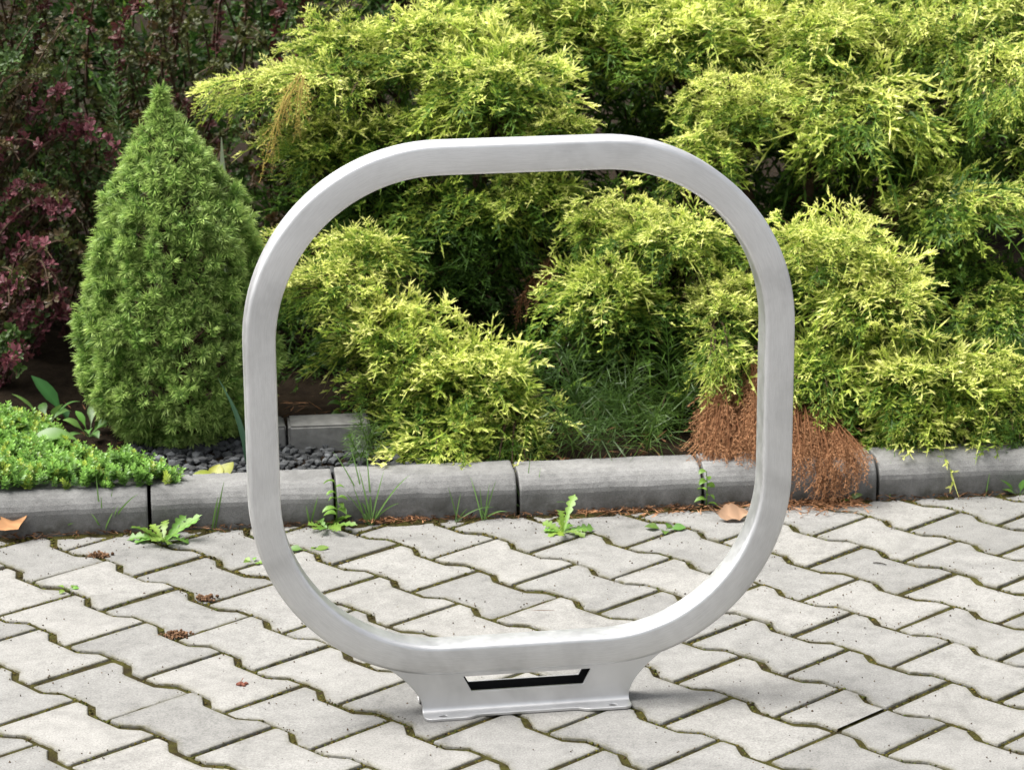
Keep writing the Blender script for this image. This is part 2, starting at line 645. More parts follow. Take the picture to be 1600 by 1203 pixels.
# kerb: bedding strip with the single stones as its pieces
def prism_along_kerb(prof, s0, s1):
    n = len(prof)
    V = [kerb_pt(s, a, z) for s in (s0, s1) for a, z in prof]
    F = [(i, (i + 1) % n, (i + 1) % n + n, i + n) for i in range(n)]
    F += [tuple(range(n))[::-1], tuple(range(n, 2 * n))]
    return np.array(V), F


bv, bf = prism_along_kerb([(0.004, -0.05), (0.004, -0.004), (0.098, 0.02), (0.098, -0.05)], -2.2, 3.6)
kerb = tag(obj('kerb', make_mesh('kerb', bv, bf, M_MOSS)), kind='structure')
kprof = [(0.0, -0.045), (0.0, 0.012), (0.0, 0.042), (0.0015, 0.050), (0.006, 0.0585), (0.014, 0.0675), (0.023, 0.0738), (0.036, 0.078), (0.095, 0.078), (0.099, 0.074), (0.10, -0.045)]
kr = np.random.default_rng(5)
joints = [np.dot(gnd(px, py) - KJ, KT) for px, py in ((235, 830), (525, 820), (811, 809), (1099, 795), (1371, 782))]
st = list(joints)
step = 0.332
while st[0] > -2.0: st.insert(0, st[0] - step)
while st[-1] < 3.2: st.append(st[-1] + step)
for a, b in zip(st[:-1], st[1:]):
    g = 0.0035
    ns = 19
    ss = np.concatenate([[a + g, a + g + 0.003], np.linspace(a + 0.02, b - 0.02, ns), [b - g - 0.003, b - g]])
    V = []; C = []
    dn = kr.normal(0, 0.0018); dzk = kr.normal(0, 0.0018); tw = kr.normal(0, 0.004)
    prof = np.array(kprof); pc = prof.mean(0)
    for i, s in enumerate(ss):
        sh = 0.965 if i in (0, len(ss) - 1) else 1.0
        for a_, z_ in (prof - pc) * sh + pc:
            w = vnoise(np.array([s * 1.0]), np.array([z_ * 3 + a_]), 0.035, 9)[0] - 0.5
            V.append(kerb_pt(s, a_ + dn + tw * (s - (a + b) / 2) + 0.0024 * w, z_ + dzk + 0.0022 * w * (z_ > 0.02)))
            C.append((1.0 if z_ < 0.02 else (0.25 if z_ < 0.05 else 0.0), 0, 0))
    n = len(kprof); F = []
    for i in range(len(ss) - 1):
        for k in range(n):
            p = i * n + k; q = i * n + (k + 1) % n
            F.append((p, q, q + n, p + n))
    F += [tuple(range(n))[::-1], tuple(range((len(ss) - 1) * n, len(ss) * n))]
    obj('kerb_stone', make_mesh('kerb_stone', np.array(V), F, M_KERB, np.array(C)), kerb)

# planting bed
s_ = np.concatenate([np.linspace(-9, -1.9, 12), np.linspace(-1.7, 3.1, 150), np.linspace(3.3, 9, 12)]); n_ = np.concatenate([np.linspace(0.1, 0.6, 60), np.linspace(0.65, 12, 50)])
S, Nn = np.meshgrid(s_, n_)
bz = 0.058 + 0.05 * np.clip((Nn - 0.1) / 0.8, 0, 1) + 0.018 * (vnoise(S, Nn, 0.09, 11) - 0.5) + 0.012 * (vnoise(S, Nn, 0.03, 12) - 0.5)
BP = KJ + S.ravel()[:, None] * KT + Nn.ravel()[:, None] * KN + bz.ravel()[:, None] * Z
i2 = np.arange(S.size).reshape(S.shape)
Fb = np.stack([i2[:-1, :-1].ravel(), i2[:-1, 1:].ravel(), i2[1:, 1:].ravel(), i2[1:, :-1].ravel()], 1)
tag(obj('planting_bed', make_mesh('planting_bed', BP, Fb, M_SOIL, smooth=True)), kind='structure')


def bed_z(p):
    n = np.dot(p - KJ, KN)
    return 0.058 + 0.05 * min(max((n - 0.1) / 0.8, 0), 1)


def on_bed(x, y):
    p = gnd(x, y, 0.07)
    return gnd(x, y, bed_z(p))


# ------------------------------------------------------------------ the bicycle stand
RA, RB = gnd(660, 1130), gnd(985, 1108)
RT = unit(RB - RA); RN = np.array([-RT[1], RT[0], 0.0])       # RN points away from the camera
FRONT_OFF = 0.052                                             # flange tip to ring centre plane
RC = (RA + RB) / 2 + RN * FRONT_OFF + RT * 0.004
stand = tag(empty('bicycle_stand', RC), 'brushed stainless steel rounded-square loop bicycle stand on slotted foot, standing on grey paving', 'bicycle stand')


def rk(t, n, z):
    return np.array([RT[0] * t + RN[0] * n, RT[1] * t + RN[1] * n, z])


RING_W, RING_B, RING_T, RING_R = 0.8055, 0.0615, 0.8575, 0.285
TUBE_W, TUBE_D = 0.0455, 0.050
hw = RING_W / 2 - TUBE_W / 2; zb, zt = RING_B + TUBE_W / 2, RING_T - TUBE_W / 2
rc = RING_R - TUBE_W / 2
path = []
for cx, cz, a0 in ((hw - rc, zt - rc, 90), (hw - rc, zb + rc, 0), (-hw + rc, zb + rc, -90), (-hw + rc, zt - rc, -180)):
    for k in range(29):
        an = math.radians(a0 - 90 * k / 28)
        path.append((cx + rc * math.cos(an), cz + rc * math.sin(an)))
dense = []
for i in range(len(path)):
    p, q = np.array(path[i]), np.array(path[(i + 1) % len(path)])
    ln = np.linalg.norm(q - p); kk = max(1, int(ln / 0.02))
    for j in range(kk):
        dense.append(p + (q - p) * j / kk)
path = np.array(dense)
sec = []
cr_ = 0.0075
for sx, sy, a0 in ((1, 1, 0), (-1, 1, 90), (-1, -1, 180), (1, -1, 270)):
    for k in range(5):
        an = math.radians(a0 + 90 * k / 4)
        sec.append((sx * (TUBE_W / 2 - cr_) + cr_ * math.cos(an), sy * (TUBE_D / 2 - cr_) + cr_ * math.sin(an)))
sec = np.array(sec); ns = len(sec); npth = len(path)
tan = np.roll(path, -1, 0) - np.roll(path, 1, 0); tan /= np.linalg.norm(tan, axis=1)[:, None]
V = []; SW = []; acc = 0
for i in range(npth):
    outn = np.array([tan[i][1], -tan[i][0]]) * -1
    if i: acc += np.linalg.norm(path[i] - path[i - 1])
    for a, b in sec:
        q = path[i] + outn * a
        V.append(rk(q[0], b, q[1])); SW.append((acc, a, b))
F = []
for i in range(npth):
    j = (i + 1) % npth
    for k in range(ns):
        l = (k + 1) % ns
        F.append((i * ns + k, j * ns + k, j * ns + l, i * ns + l))
rme = make_mesh('loop', np.array(V), F, M_STEEL, smooth=True)
at = rme.attributes.new('sweep', 'FLOAT_VECTOR', 'POINT')
at.data.foreach_set('vector', np.array(SW, np.float32).ravel())
loop = obj('loop', rme, stand)
bm = bmesh.new(); bm.from_mesh(rme); bmesh.ops.recalc_face_normals(bm, faces=bm.faces[:]); bm.to_mesh(rme); bm.free()

# foot: two bent sheets, each a slotted web running out into a bolted flange
BW = 0.1565                                   # half width at the bottom


def foot_sheet(sign):
    yo = 0.0195 * sign                        # web mid-plane
    ztop = RING_B + 0.019
    zbend = 0.013
    outl = []
    for z in np.linspace(zbend, ztop, 12):
        k = (z - zbend) / (RING_B - zbend)
        outl.append((BW + 0.031 * max(k, 0) ** 1.7, z))
    outer = outl + [(-x, z) for x, z in outl[::-1]]
    sx = 0.002
    hole = [(-0.0965 + sx, RING_B - 0.004), (0.0965 + sx, RING_B - 0.004), (0.0845 + sx, 0.034), (-0.0845 + sx, 0.034)]
    bm = bmesh.new()

    def loop_edges(pts, fn):
        vs_ = [bm.verts.new(fn(*p)) for p in pts]
        return vs_, [bm.edges.new((vs_[i], vs_[(i + 1) % len(vs_)])) for i in range(len(vs_))]
    wf = lambda x, z: rk(x, yo, z)
    v1, e1 = loop_edges(outer, wf)
    v2, e2 = loop_edges(hole, wf)
    bmesh.ops.triangle_fill(bm, use_beauty=True, use_dissolve=False, edges=e1 + e2)
    # bend
    rb = zbend - 0.0035
    xs_ = np.linspace(-BW, BW, 2)
    prev = [bm.verts.new(rk(x, yo, zbend)) for x in xs_]
    for k in range(1, 7):
        an = math.radians(90 * k / 6)
        cur = [bm.verts.new(rk(x, yo + sign * rb * (1 - math.cos(an)), zbend - rb * math.sin(an))) for x in xs_]
        bm.faces.new((prev[0], prev[1], cur[1], cur[0]))
        prev = cur
    y0 = yo + sign * rb
    tip, mid = sign * 0.052, sign * 0.043
    o2 = [(-BW, y0), (BW, y0), (BW, tip - sign * 0.010), (BW - 0.003, tip - sign * 0.003), (BW - 0.010, tip), (0.092, tip), (0.086, tip - sign * 0.002), (0.076, mid + sign * 0.001), (0.068, mid)]
    o2 = o2 + [(-x, y) for x, y in o2[:1:-1]]
    ff = lambda x, y: rk(x, y, 0.0035)
    v3, e3 = loop_edges(o2, ff)
    ee = list(e3)
    for cx in (-0.128, 0.128):
        cy = sign * 0.042
        hp = [(cx + 0.0062 * math.cos(a), cy + 0.0042 * math.sin(a)) for a in np.linspace(0, 2 * math.pi, 13)[:-1]]
        _, eh = loop_edges(hp, ff); ee += eh
    bmesh.ops.triangle_fill(bm, use_beauty=True, use_dissolve=False, edges=ee)
    bmesh.ops.remove_doubles(bm, verts=bm.verts[:], dist=0.0002)
    bmesh.ops.recalc_face_normals(bm, faces=bm.faces[:])
    me = bpy.data.meshes.new('foot_plate'); bm.to_mesh(me); bm.free()
    me.materials.append(M_STEEL)
    o = obj('foot_plate', me, stand)
    so = o.modifiers.new('thickness', 'SOLIDIFY'); so.thickness = 0.0045; so.offset = 0
    be = o.modifiers.new('edge', 'BEVEL'); be.width = 0.0009; be.segments = 2; be.limit_method = 'ANGLE'
    be.angle_limit = math.radians(50)
    return o


foot_sheet(-1); foot_sheet(1)
M_FOOT_SHADE = mat_plain('foot_shade_black', (0.012, 0.012, 0.013), 0.7, 0.2, 80)  # black sheet added inside the foot, standing in for the shade there
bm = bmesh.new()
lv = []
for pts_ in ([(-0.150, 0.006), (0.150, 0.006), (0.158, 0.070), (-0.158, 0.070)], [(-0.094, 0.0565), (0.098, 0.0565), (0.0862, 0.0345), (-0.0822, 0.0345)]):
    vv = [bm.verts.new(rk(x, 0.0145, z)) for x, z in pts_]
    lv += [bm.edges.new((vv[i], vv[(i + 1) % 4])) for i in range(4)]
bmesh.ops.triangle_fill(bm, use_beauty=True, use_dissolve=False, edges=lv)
lme = bpy.data.meshes.new('foot_shade_sheet'); bm.to_mesh(lme); bm.free(); lme.materials.append(M_FOOT_SHADE)
lo = obj('foot_shade_sheet', lme, stand)
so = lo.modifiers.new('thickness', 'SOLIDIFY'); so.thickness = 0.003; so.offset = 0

# ------------------------------------------------------------------ foliage element libraries
def segs_to_geo(P0, P1, R0, T0, T1, seed=1):
    """thin leafy twigs from P0 to P1 as narrow diamonds at random roll; returns verts, tris, tone per vertex"""
    P0 = np.array(P0); P1 = np.array(P1); R0 = np.array(R0) * 1.12; T0 = np.array(T0); T1 = np.array(T1)
    n = len(P0)
    d = nrm(P1 - P0)
    a = nrm(np.cross(d, np.random.default_rng(seed).normal(0, 1, (n, 3))))
    V = np.zeros((n, 4, 3)); T = np.zeros((n, 4))
    q = P0 + (P1 - P0) * 0.25
    V[:, 0] = P0; V[:, 1] = q - a * R0[:, None]; V[:, 2] = q + a * R0[:, None]; V[:, 3] = P1
    T[:, 0] = T0; T[:, 1] = T[:, 2] = (T0 + T1) / 2; T[:, 3] = T1
    F = (np.array([(0, 1, 2), (1, 3, 2)])[None] + (np.arange(n) * 4)[:, None, None]).reshape(-1, 3)
    return V.reshape(-1, 3), F, T.ravel()


def spray_variant(r, length=0.085, droop=0.25, slender=1.0, ntw=13, nsub=3, thick=1.0):
    """feathery juniper spray along +X in the XY plane, curving down in -Z"""
    P0, P1, R, A, B = [], [], [], [], []
    nax = 6
    wob = r.uniform(-0.2, 0.2)

    def axis(t):
        return np.array([length * t * (1 - 0.12 * t), length * wob * t * t, -length * droop * t * t])
    for i in range(nax):
        t0, t1 = i / nax, (i + 1.35) / nax
        P0.append(axis(t0)); P1.append(axis(min(t1, 1.08))); R.append(0.0017 * thick * (1.1 - 0.4 * t0)); A.append(0.15 + 0.6 * t0); B.append(0.15 + 0.8 * t1)
    for i in range(ntw):
        t = 0.08 + 0.86 * i / (ntw - 1) + r.uniform(-0.02, 0.02)
        sd = 1 if i % 2 else -1
        base = axis(t)
        ln = slender * length * (0.50 * (1 - 0.62 * t)) * r.uniform(0.6, 1.35)
        an = math.radians(r.uniform(28, 58))
        roll = r.normal(0, 0.55)
        d = unit(np.array([math.cos(an), sd * math.sin(an) * math.cos(roll), math.sin(an) * math.sin(roll) + 0.10]))
        bend = np.array([0.25, 0, -droop * 0.9 * r.uniform(0.2, 1.2)])
        tipp = base + (d + bend * 0.5) * ln
        midp = base + d * ln * 0.5
        P0 += [base, midp - d * ln * .08]; P1 += [midp + (tipp - midp) * 0.35, tipp]; R += [0.0015 * thick, 0.0014 * thick]
        A += [0.25 + 0.3 * t, 0.5 + 0.4 * t]; B += [0.55 + 0.4 * t, 1.0]
        for j in range(nsub):
            q = 0.22 + 0.70 * j / max(nsub, 1)
            b2 = base + (midp - base) * min(q * 2, 1) + (tipp - midp) * max(q * 2 - 1, 0)
            s2 = 1 if (j + i) % 2 else -1
            side = unit(cross(d, np.array([0.1, 0.1, 1.0]))) * s2
            l2 = ln * (0.58 - 0.3 * q) * r.uniform(0.7, 1.2)
            dd_ = unit(d * 0.8 + side * r.uniform(0.45, 0.8) + np.array([0, 0, r.normal(0.05, 0.3)]))
            P0.append(b2); P1.append(b2 + dd_ * l2); R.append(0.0013 * thick)
            A.append(0.4 + 0.4 * t); B.append(1.0)
    return segs_to_geo(P0, P1, R, A, B, int(r.integers(1 << 30)))


lr = np.random.default_rng(3)
SPEC = ((0.085, 0.05, 1), (0.085, 0.15, 1), (0.09, 0.25, 1), (0.08, 0.35, 1), (0.085, 0.5, 1), (0.115, 0.35, 0.55), (0.12, 0.5, 0.6), (0.105, 0.2, 0.6), (0.11, 0.65, 0.5), (0.10, 0.08, 0.65))
SPRAYS = [spray_variant(lr, *q, nsub=3 if i_ % 2 else 2) for i_, q in enumerate(SPEC)]
STRANDS = [spray_variant(lr, ln_, dp, 0.36, ntw=11, nsub=2, thick=0.85) for ln_, dp in ((0.10, .05), (0.12, .12), (0.11, .2), (0.13, .08))]
COARSE = [spray_variant(lr, *q, ntw=9, nsub=1, thick=1.5) for q in SPEC]         # for growth deep in the shade


def frame(t, up):
    x = unit(t); y = cross(up, x)
    if abs(y[0]) + abs(y[1]) + abs(y[2]) < 1e-4:
        y = cross(np.array([1.0, 0.2, 0]), x)
    y = unit(y); z = cross(x, y)
    return np.stack([x, y, z], 1)


GOLD = np.array([0.94, 0.94, 0.34]); LIME = np.array([0.45, 0.54, 0.080]); GREEN = np.array([0.115, 0.225, 0.032]); DEEP = np.array([0.036, 0.082, 0.016])
RUST = np.array([0.15, 0.066, 0.030]); RUST2 = np.array([0.44, 0.235, 0.12]); STRAW = np.array([0.52, 0.40, 0.11])


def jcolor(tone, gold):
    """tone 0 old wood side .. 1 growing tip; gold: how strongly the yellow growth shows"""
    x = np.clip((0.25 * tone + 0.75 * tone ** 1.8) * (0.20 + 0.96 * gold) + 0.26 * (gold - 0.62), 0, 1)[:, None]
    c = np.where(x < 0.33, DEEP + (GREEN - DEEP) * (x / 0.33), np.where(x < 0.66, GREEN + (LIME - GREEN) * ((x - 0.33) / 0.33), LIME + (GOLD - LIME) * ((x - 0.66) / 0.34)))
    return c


def dress_branch(geo, r, pts, start, gold, size=1.0, spacing=0.021, palette=None, up0=None, lib=None, hang=0.0):
    """sprays alternating along a branch polyline and one at its tip"""
    lib = lib or SPRAYS
    seg = np.linalg.norm(np.diff(pts, axis=0), axis=1); cum = np.concatenate([[0], np.cumsum(seg)]); tot = cum[-1]
    tan = np.gradient(pts, axis=0)
    n = max(2, int(tot * (1 - start) / spacing))
    s_ = np.sort(np.append(tot * (start + (1 - start) * (np.arange(n) + r.uniform(-.3, .3, n)) / n), tot)); n += 1
    s_ = np.clip(s_, 0, tot); t = s_ / tot
    P = np.stack([np.interp(s_, cum, pts[:, i]) for i in range(3)], 1)
    D = nrm(np.stack([np.interp(s_, cum, tan[:, i]) for i in range(3)], 1))
    U = nrm((up0 if up0 is not None else Z) + r.normal(0, 0.25, (n, 3)))
    sd = np.where((np.arange(n) + r.integers(2)) % 2, 1, -1)[:, None]
    side = nrm(np.cross(D, U)) * sd
    T = D * r.uniform(0.55, 1.0, (n, 1)) + side * r.uniform(0.5, 0.95, (n, 1)) + U * r.uniform(-0.15, 0.4, (n, 1)) - Z * hang
    T[-1] = D[-1] - Z * hang
    sz = size * r.uniform(0.65, 1.1, n) * (1.1 - 0.4 * t)
    Rm = frames(T, U) * sz[:, None, None]
    br = r.uniform(0.8, 1.15, n)
    if palette is None:
        g = np.clip(gold * (0.75 + 0.3 * t) + r.normal(0, 0.11, n), 0, 1)
        fn = lambda TT, m_: jcolor(TT.ravel(), np.repeat(g[m_], TT.shape[1])) * np.repeat(br[m_], TT.shape[1])[:, None]
    else:
        g = r.normal(0, .18, n)
        fn = lambda TT, m_: (palette[0] + (palette[1] - palette[0]) * np.clip(TT + g[m_][:, None], 0, 1).reshape(-1, 1)) * np.repeat(br[m_], TT.shape[1])[:, None]
    geo.batch(lib, r.integers(len(lib), size=n), P, Rm, fn)


def lobe(root, base, seed, cx, cy, Y, rx, ry, rz, gold, nb, origin=(0, 0.16, -0.14), lean=(0, 0, 0), palette=None, size=1.28, mat=None, name='bough', lib=None, spacing=0.0275, hang=0.0):
    """one bough: a fan of branches from inside the shrub out to a cushion-shaped surface"""
    r = np.random.default_rng(seed)
    Cn = aty(cx, cy, Y)
    O = Cn + np.array(origin)
    if lib is None:
        size = size * (0.8, 1.0, 1.15, 1.35)[seed % 4] * (1.15 if hang > 0.25 else 1.0)
        spacing = spacing * (0.85, 1.0, 1.1, 1.3)[seed % 4]
        lib = SPRAYS[3:] if hang > 0.25 else SPRAYS
        rx, ry, rz = rx * 0.92, ry * 0.92, rz * 0.92
    wood = Geo(); fol = Geo()
    for i in range(int(nb * 0.92)):
        # directions over the cushion, biased up and towards the light
        ph = r.uniform(-1.25, 1.25) * math.pi / 2 * 1.15
        el = math.asin(r.uniform(-0.30, 0.98))
        d = np.array([math.sin(ph) * math.cos(el), -math.cos(ph) * math.cos(el), math.sin(el)])
        rad = r.uniform(0.72, 1.0) if i % 4 else r.uniform(0.4, 0.7)
        bumpy = 0.86 + 0.28 * vnoise(np.array([d[0] * 2 + seed]), np.array([d[2] * 2 + d[1]]), 0.5, seed)[0]
        T = Cn + d * np.array([rx, ry, rz]) * rad * bumpy + np.array(lean) * r.uniform(0.2, 1.0)
        out = unit(T - O)
        mid = (O + T) / 2 + Z * 0.05 * r.uniform(0.4, 1.3)
        end = T + np.array([0, 0, -0.02 * r.uniform(0, 1.2)])
        pts = bez(O + r.normal(0, 0.012, 3), mid, end, 8)
        tv, tf = tube(pts, np.linspace(0.0042, 0.0010, 8), 3)
        wood.add(tv, tf, (0, 0, 0))
        up0 = unit(Z * 0.75 + d * 0.6)
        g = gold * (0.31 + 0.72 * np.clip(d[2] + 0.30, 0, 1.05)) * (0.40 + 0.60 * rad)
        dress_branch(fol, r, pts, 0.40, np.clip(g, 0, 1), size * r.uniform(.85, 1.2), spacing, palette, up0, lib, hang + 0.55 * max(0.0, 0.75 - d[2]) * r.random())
    V, F, _ = wood.get()
    b = part(name, V, F, M_BARK, root, base)
    V, F, C = fol.get()
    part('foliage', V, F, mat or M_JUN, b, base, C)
    return b


def trunk_part(root, base, pts_list, r0=0.025):
    g = Geo()
    for pts in pts_list:
        tv, tf = tube(pts, np.linspace(r0, 0.006, len(pts)), 8)
        g.add(tv, tf, (0, 0, 0))
    V, F, _ = g.get()
    part('trunk', V, F, M_BARK, root, base, smooth=True)


def juniper(label, base_px, base_Y, lobes, seed):
    b = aty(base_px[0], base_px[1], base_Y)
    b[2] = bed_z(b)
    root = tag(empty('golden_juniper', b), label, 'shrub', 'golden junipers filling the bed')
    limbs = []
    for i, L in enumerate(lobes):
        Cn = aty(L[0], L[1], L[2]); org = L[8] if len(L) > 8 and L[8] is not None else (0, 0.16, -0.14)
        O = Cn + np.array(org)
        if i % 2 == 0:
            limbs.append(bez(b + np.array([0, 0, -0.02]), (b + O) / 2 + np.array([0, 0, 0.02]), O, 9))
        off = L[0] > 1650 or L[1] < -40
        lobe(root, b, seed * 100 + i, *L[:8], origin=org, lean=(L[9] if len(L) > 9 else (0, 0, 0)), hang=(L[10] if len(L) > 10 else 0.0),
             lib=COARSE if off else None, spacing=0.036 if off else 0.0275)
    trunk_part(root, b, limbs)
    return root, b


# ------------------------------------------------------------------ golden junipers
#           px   py   Y     rx    ry    rz   gold  nb
jA, bA = juniper('golden juniper behind top left of the steel loop, one bough reaching left over the spruce', (700, 350), 5.75, [
    (455, 135, 5.30, 0.165, 0.15, 0.070, 1.0, 46, (0.16, 0.20, -0.06), (-0.04, 0, -0.01)),
    (545, 75, 5.45, 0.12, 0.15, 0.085, 0.92, 36),
    (690, 55, 5.50, 0.15, 0.16, 0.09, 0.95, 44),
    (775, 120, 5.36, 0.15, 0.17, 0.085, 1.0, 52),
    (870, 190, 5.30, 0.07, 0.10, 0.05, 0.95, 18),
    (510, 215, 5.36, 0.13, 0.14, 0.060, 0.85, 36),
    (650, 215, 5.40, 0.12, 0.14, 0.07, 0.72, 34),
    (900, 45, 5.68, 0.18, 0.18, 0.12, 0.9, 50),
    (640, -60, 5.80, 0.26, 0.2, 0.12, 0.8, 40),
    (730, 325, 5.32, 0.15, 0.13, 0.09, 0.55, 38, (0, 0.16, -0.14), (0, 0, -0.02), 0.3),
    (835, 300, 5.32, 0.10, 0.12, 0.075, 0.8, 28),
    (600, 300, 5.42, 0.12, 0.12, 0.08, 0.5, 28),
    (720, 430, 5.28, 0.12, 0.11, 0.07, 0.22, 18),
    (1000, -15, 5.75, 0.17, 0.16, 0.11, 0.9, 34),
    (800, -20, 5.75, 0.17, 0.16, 0.11, 0.9, 34),
], 1)
jB, bB = juniper('low golden juniper seen through the left of the loop, spilling onto the kerb', (660, 590), 5.20, [
    (520, 445, 4.99, 0.105, 0.12, 0.075, 1.0, 38, (0.10, 0.16, -0.10), (-0.02, 0, 0)),
    (560, 385, 5.10, 0.085, 0.11, 0.045, 0.9, 24),
    (625, 515, 4.97, 0.115, 0.13, 0.08, 0.95, 40),
    (735, 585, 4.92, 0.115, 0.13, 0.075, 0.98, 42),
    (640, 600, 4.93, 0.10, 0.11, 0.075, 0.72, 34),
    (790, 660, 4.88, 0.085, 0.11, 0.06, 0.92, 30),
    (700, 680, 4.84, 0.12, 0.10, 0.06, 0.72, 36, (0, 0.14, -0.02)),
    (690, 708, 4.775, 0.115, 0.07, 0.040, 0.8, 26, (0, 0.12, 0.03), (0, 0, -0.01), 0.3),
    (800, 700, 4.80, 0.075, 0.07, 0.040, 0.85, 18, (0, 0.12, 0.03), (0, 0, -0.01), 0.3),
    (435, 380, 5.08, 0.035, 0.06, 0.03, 0.95, 8, (0.1, 0.1, -0.05)),
], 2)
jC, bC = juniper('large golden juniper filling the right side, with a dead brown branch hanging over the kerb', (1250, 560), 5.45, [
    (970, 345, 5.16, 0.125, 0.14, 0.085, 1.0, 46),
    (1060, 370, 5.12, 0.115, 0.14, 0.085, 1.0, 40),
    (935, 450, 5.08, 0.095, 0.12, 0.075, 0.85, 34),
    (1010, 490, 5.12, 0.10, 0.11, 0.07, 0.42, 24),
    (1130, 480, 5.02, 0.075, 0.12, 0.085, 0.95, 32),
    (1290, 385, 5.06, 0.125, 0.15, 0.085, 1.0, 48),
    (1370, 450, 4.98, 0.11, 0.13, 0.10, 1.0, 44, (-0.03, 0.16, -0.10), (0.01, 0, -0.03)),
    (1080, 60, 5.62, 0.17, 0.18, 0.12, 0.92, 48),
    (1160, 160, 5.42, 0.17, 0.17, 0.12, 1.0, 58),
    (1090, 235, 5.34, 0.09, 0.11, 0.06, 0.9, 22),
    (1290, 60, 5.55, 0.17, 0.17, 0.12, 1.0, 54),
    (1330, 150, 5.38, 0.14, 0.15, 0.09, 0.95, 42, (0, 0.16, -0.14), (0.02, 0, -0.04), 0.3),
    (1480, 50, 5.50, 0.15, 0.16, 0.13, 0.9, 46, (0, 0.16, -0.14), (0, 0, -0.04), 0.6),
    (1590, 110, 5.36, 0.12, 0.15, 0.15, 0.9, 42, (0, 0.16, -0.10), (0, 0, -0.05), 0.7),
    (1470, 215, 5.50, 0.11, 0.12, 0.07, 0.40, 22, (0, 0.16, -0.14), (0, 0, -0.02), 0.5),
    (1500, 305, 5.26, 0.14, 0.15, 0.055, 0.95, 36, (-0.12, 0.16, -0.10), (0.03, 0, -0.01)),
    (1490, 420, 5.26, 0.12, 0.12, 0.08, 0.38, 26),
    (1575, 470, 5.10, 0.12, 0.13, 0.08, 0.7, 34, (0, 0.16, -0.14), (0, 0, -0.02), 0.4),
    (1300, 570, 5.0, 0.12, 0.12, 0.085, 0.62, 36),
    (1430, 590, 4.93, 0.14, 0.14, 0.09, 0.9, 50),
    (1560, 600, 4.92, 0.13, 0.13, 0.09, 0.88, 44),
    (1420, 665, 4.89, 0.13, 0.10, 0.05, 0.7, 34),
    (1550, 660, 4.90, 0.12, 0.10, 0.05, 0.65, 30),
    (1450, 668, 4.84, 0.13, 0.07, 0.045, 0.85, 26, (0, 0.12, 0.03), (0, 0, -0.01), 0.12),
    (1580, 652, 4.86, 0.09, 0.07, 0.045, 0.8, 18, (0, 0.12, 0.03), (0, 0, -0.01), 0.12),
    (1130, 545, 4.90, 0.055, 0.06, 0.03, 0.9, 12, (0, 0.12, 0.0), (0, 0, -0.01), 0.2),
    (1275, 590, 4.88, 0.07, 0.06, 0.03, 0.85, 14, (0, 0.12, 0.0), (0, 0, -0.01), 0.2),
    (1730, 250, 5.25, 0.17, 0.18, 0.16, 0.9, 40),
    (1720, 520, 5.05, 0.16, 0.16, 0.15, 0.85, 40),
    (1200, -10, 5.70, 0.17, 0.16, 0.11, 0.95, 36),
    (1400, -25, 5.70, 0.17, 0.16, 0.11, 0.92, 36, (0, 0.16, -0.14), (0, 0, -0.02), 0.4),
    (1560, -10, 5.62, 0.15, 0.16, 0.12, 0.9, 34, (0, 0.16, -0.14), (0, 0, -0.02), 0.4),
    (1250, -70, 5.85, 0.36, 0.2, 0.14, 0.8, 50),
    (1560, -60, 5.75, 0.26, 0.2, 0.14, 0.8, 40),
], 3)
# shaded inner boughs at the back of the bed: older green growth
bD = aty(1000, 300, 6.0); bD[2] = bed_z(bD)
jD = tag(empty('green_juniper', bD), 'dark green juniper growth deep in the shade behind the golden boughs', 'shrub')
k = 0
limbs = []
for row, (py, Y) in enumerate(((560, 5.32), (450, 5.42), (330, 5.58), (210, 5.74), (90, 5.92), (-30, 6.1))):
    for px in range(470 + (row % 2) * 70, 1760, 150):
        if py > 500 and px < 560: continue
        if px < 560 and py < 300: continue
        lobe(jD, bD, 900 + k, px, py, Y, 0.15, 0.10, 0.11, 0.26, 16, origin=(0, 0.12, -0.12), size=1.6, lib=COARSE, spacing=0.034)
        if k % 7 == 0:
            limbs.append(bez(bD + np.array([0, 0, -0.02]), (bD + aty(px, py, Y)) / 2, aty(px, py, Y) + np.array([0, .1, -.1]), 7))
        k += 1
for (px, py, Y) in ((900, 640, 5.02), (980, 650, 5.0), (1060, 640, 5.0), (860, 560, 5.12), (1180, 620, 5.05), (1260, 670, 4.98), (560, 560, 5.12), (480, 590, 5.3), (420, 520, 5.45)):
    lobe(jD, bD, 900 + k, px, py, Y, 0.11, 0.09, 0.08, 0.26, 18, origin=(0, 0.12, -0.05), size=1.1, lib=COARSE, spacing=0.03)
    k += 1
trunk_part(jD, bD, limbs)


# dead brown branch and dried hanging tips
def hanging(root, base, seed, specs, pal, name, label, n_each, spread, size=0.9, up0=None):
    r = np.random.default_rng(seed)
    wood = Geo(); fol = Geo()
    for (x0, y0, Y0, x1, y1, Y1) in specs:
        for i in range(n_each):
            a = aty(x0, y0, Y0) + r.normal(0, spread * 0.5, 3); b_ = aty(x1, y1, Y1) + r.normal(0, spread, 3) * np.array([1, 0.7, 0.8])
            midp = (a + b_) / 2 + np.array([0, -0.035, 0.02])
            pts = bez(a, midp, b_, 7)
            tv, tf = tube(pts, np.linspace(0.0018, 0.0006, 7), 4); wood.add(tv, tf, pal[0] * 0.9)
            dress_branch(fol, r, pts, 0.02, 0.5, size, 0.014, pal, up0, lib=STRANDS, hang=1.1)
    V, F, C = wood.get(); b = part(name, V, F, M_DRY, root, base, C)
    if label: b['label'] = label
    V, F, C = fol.get(); part('foliage', V, F, M_DRY, b, base, C)


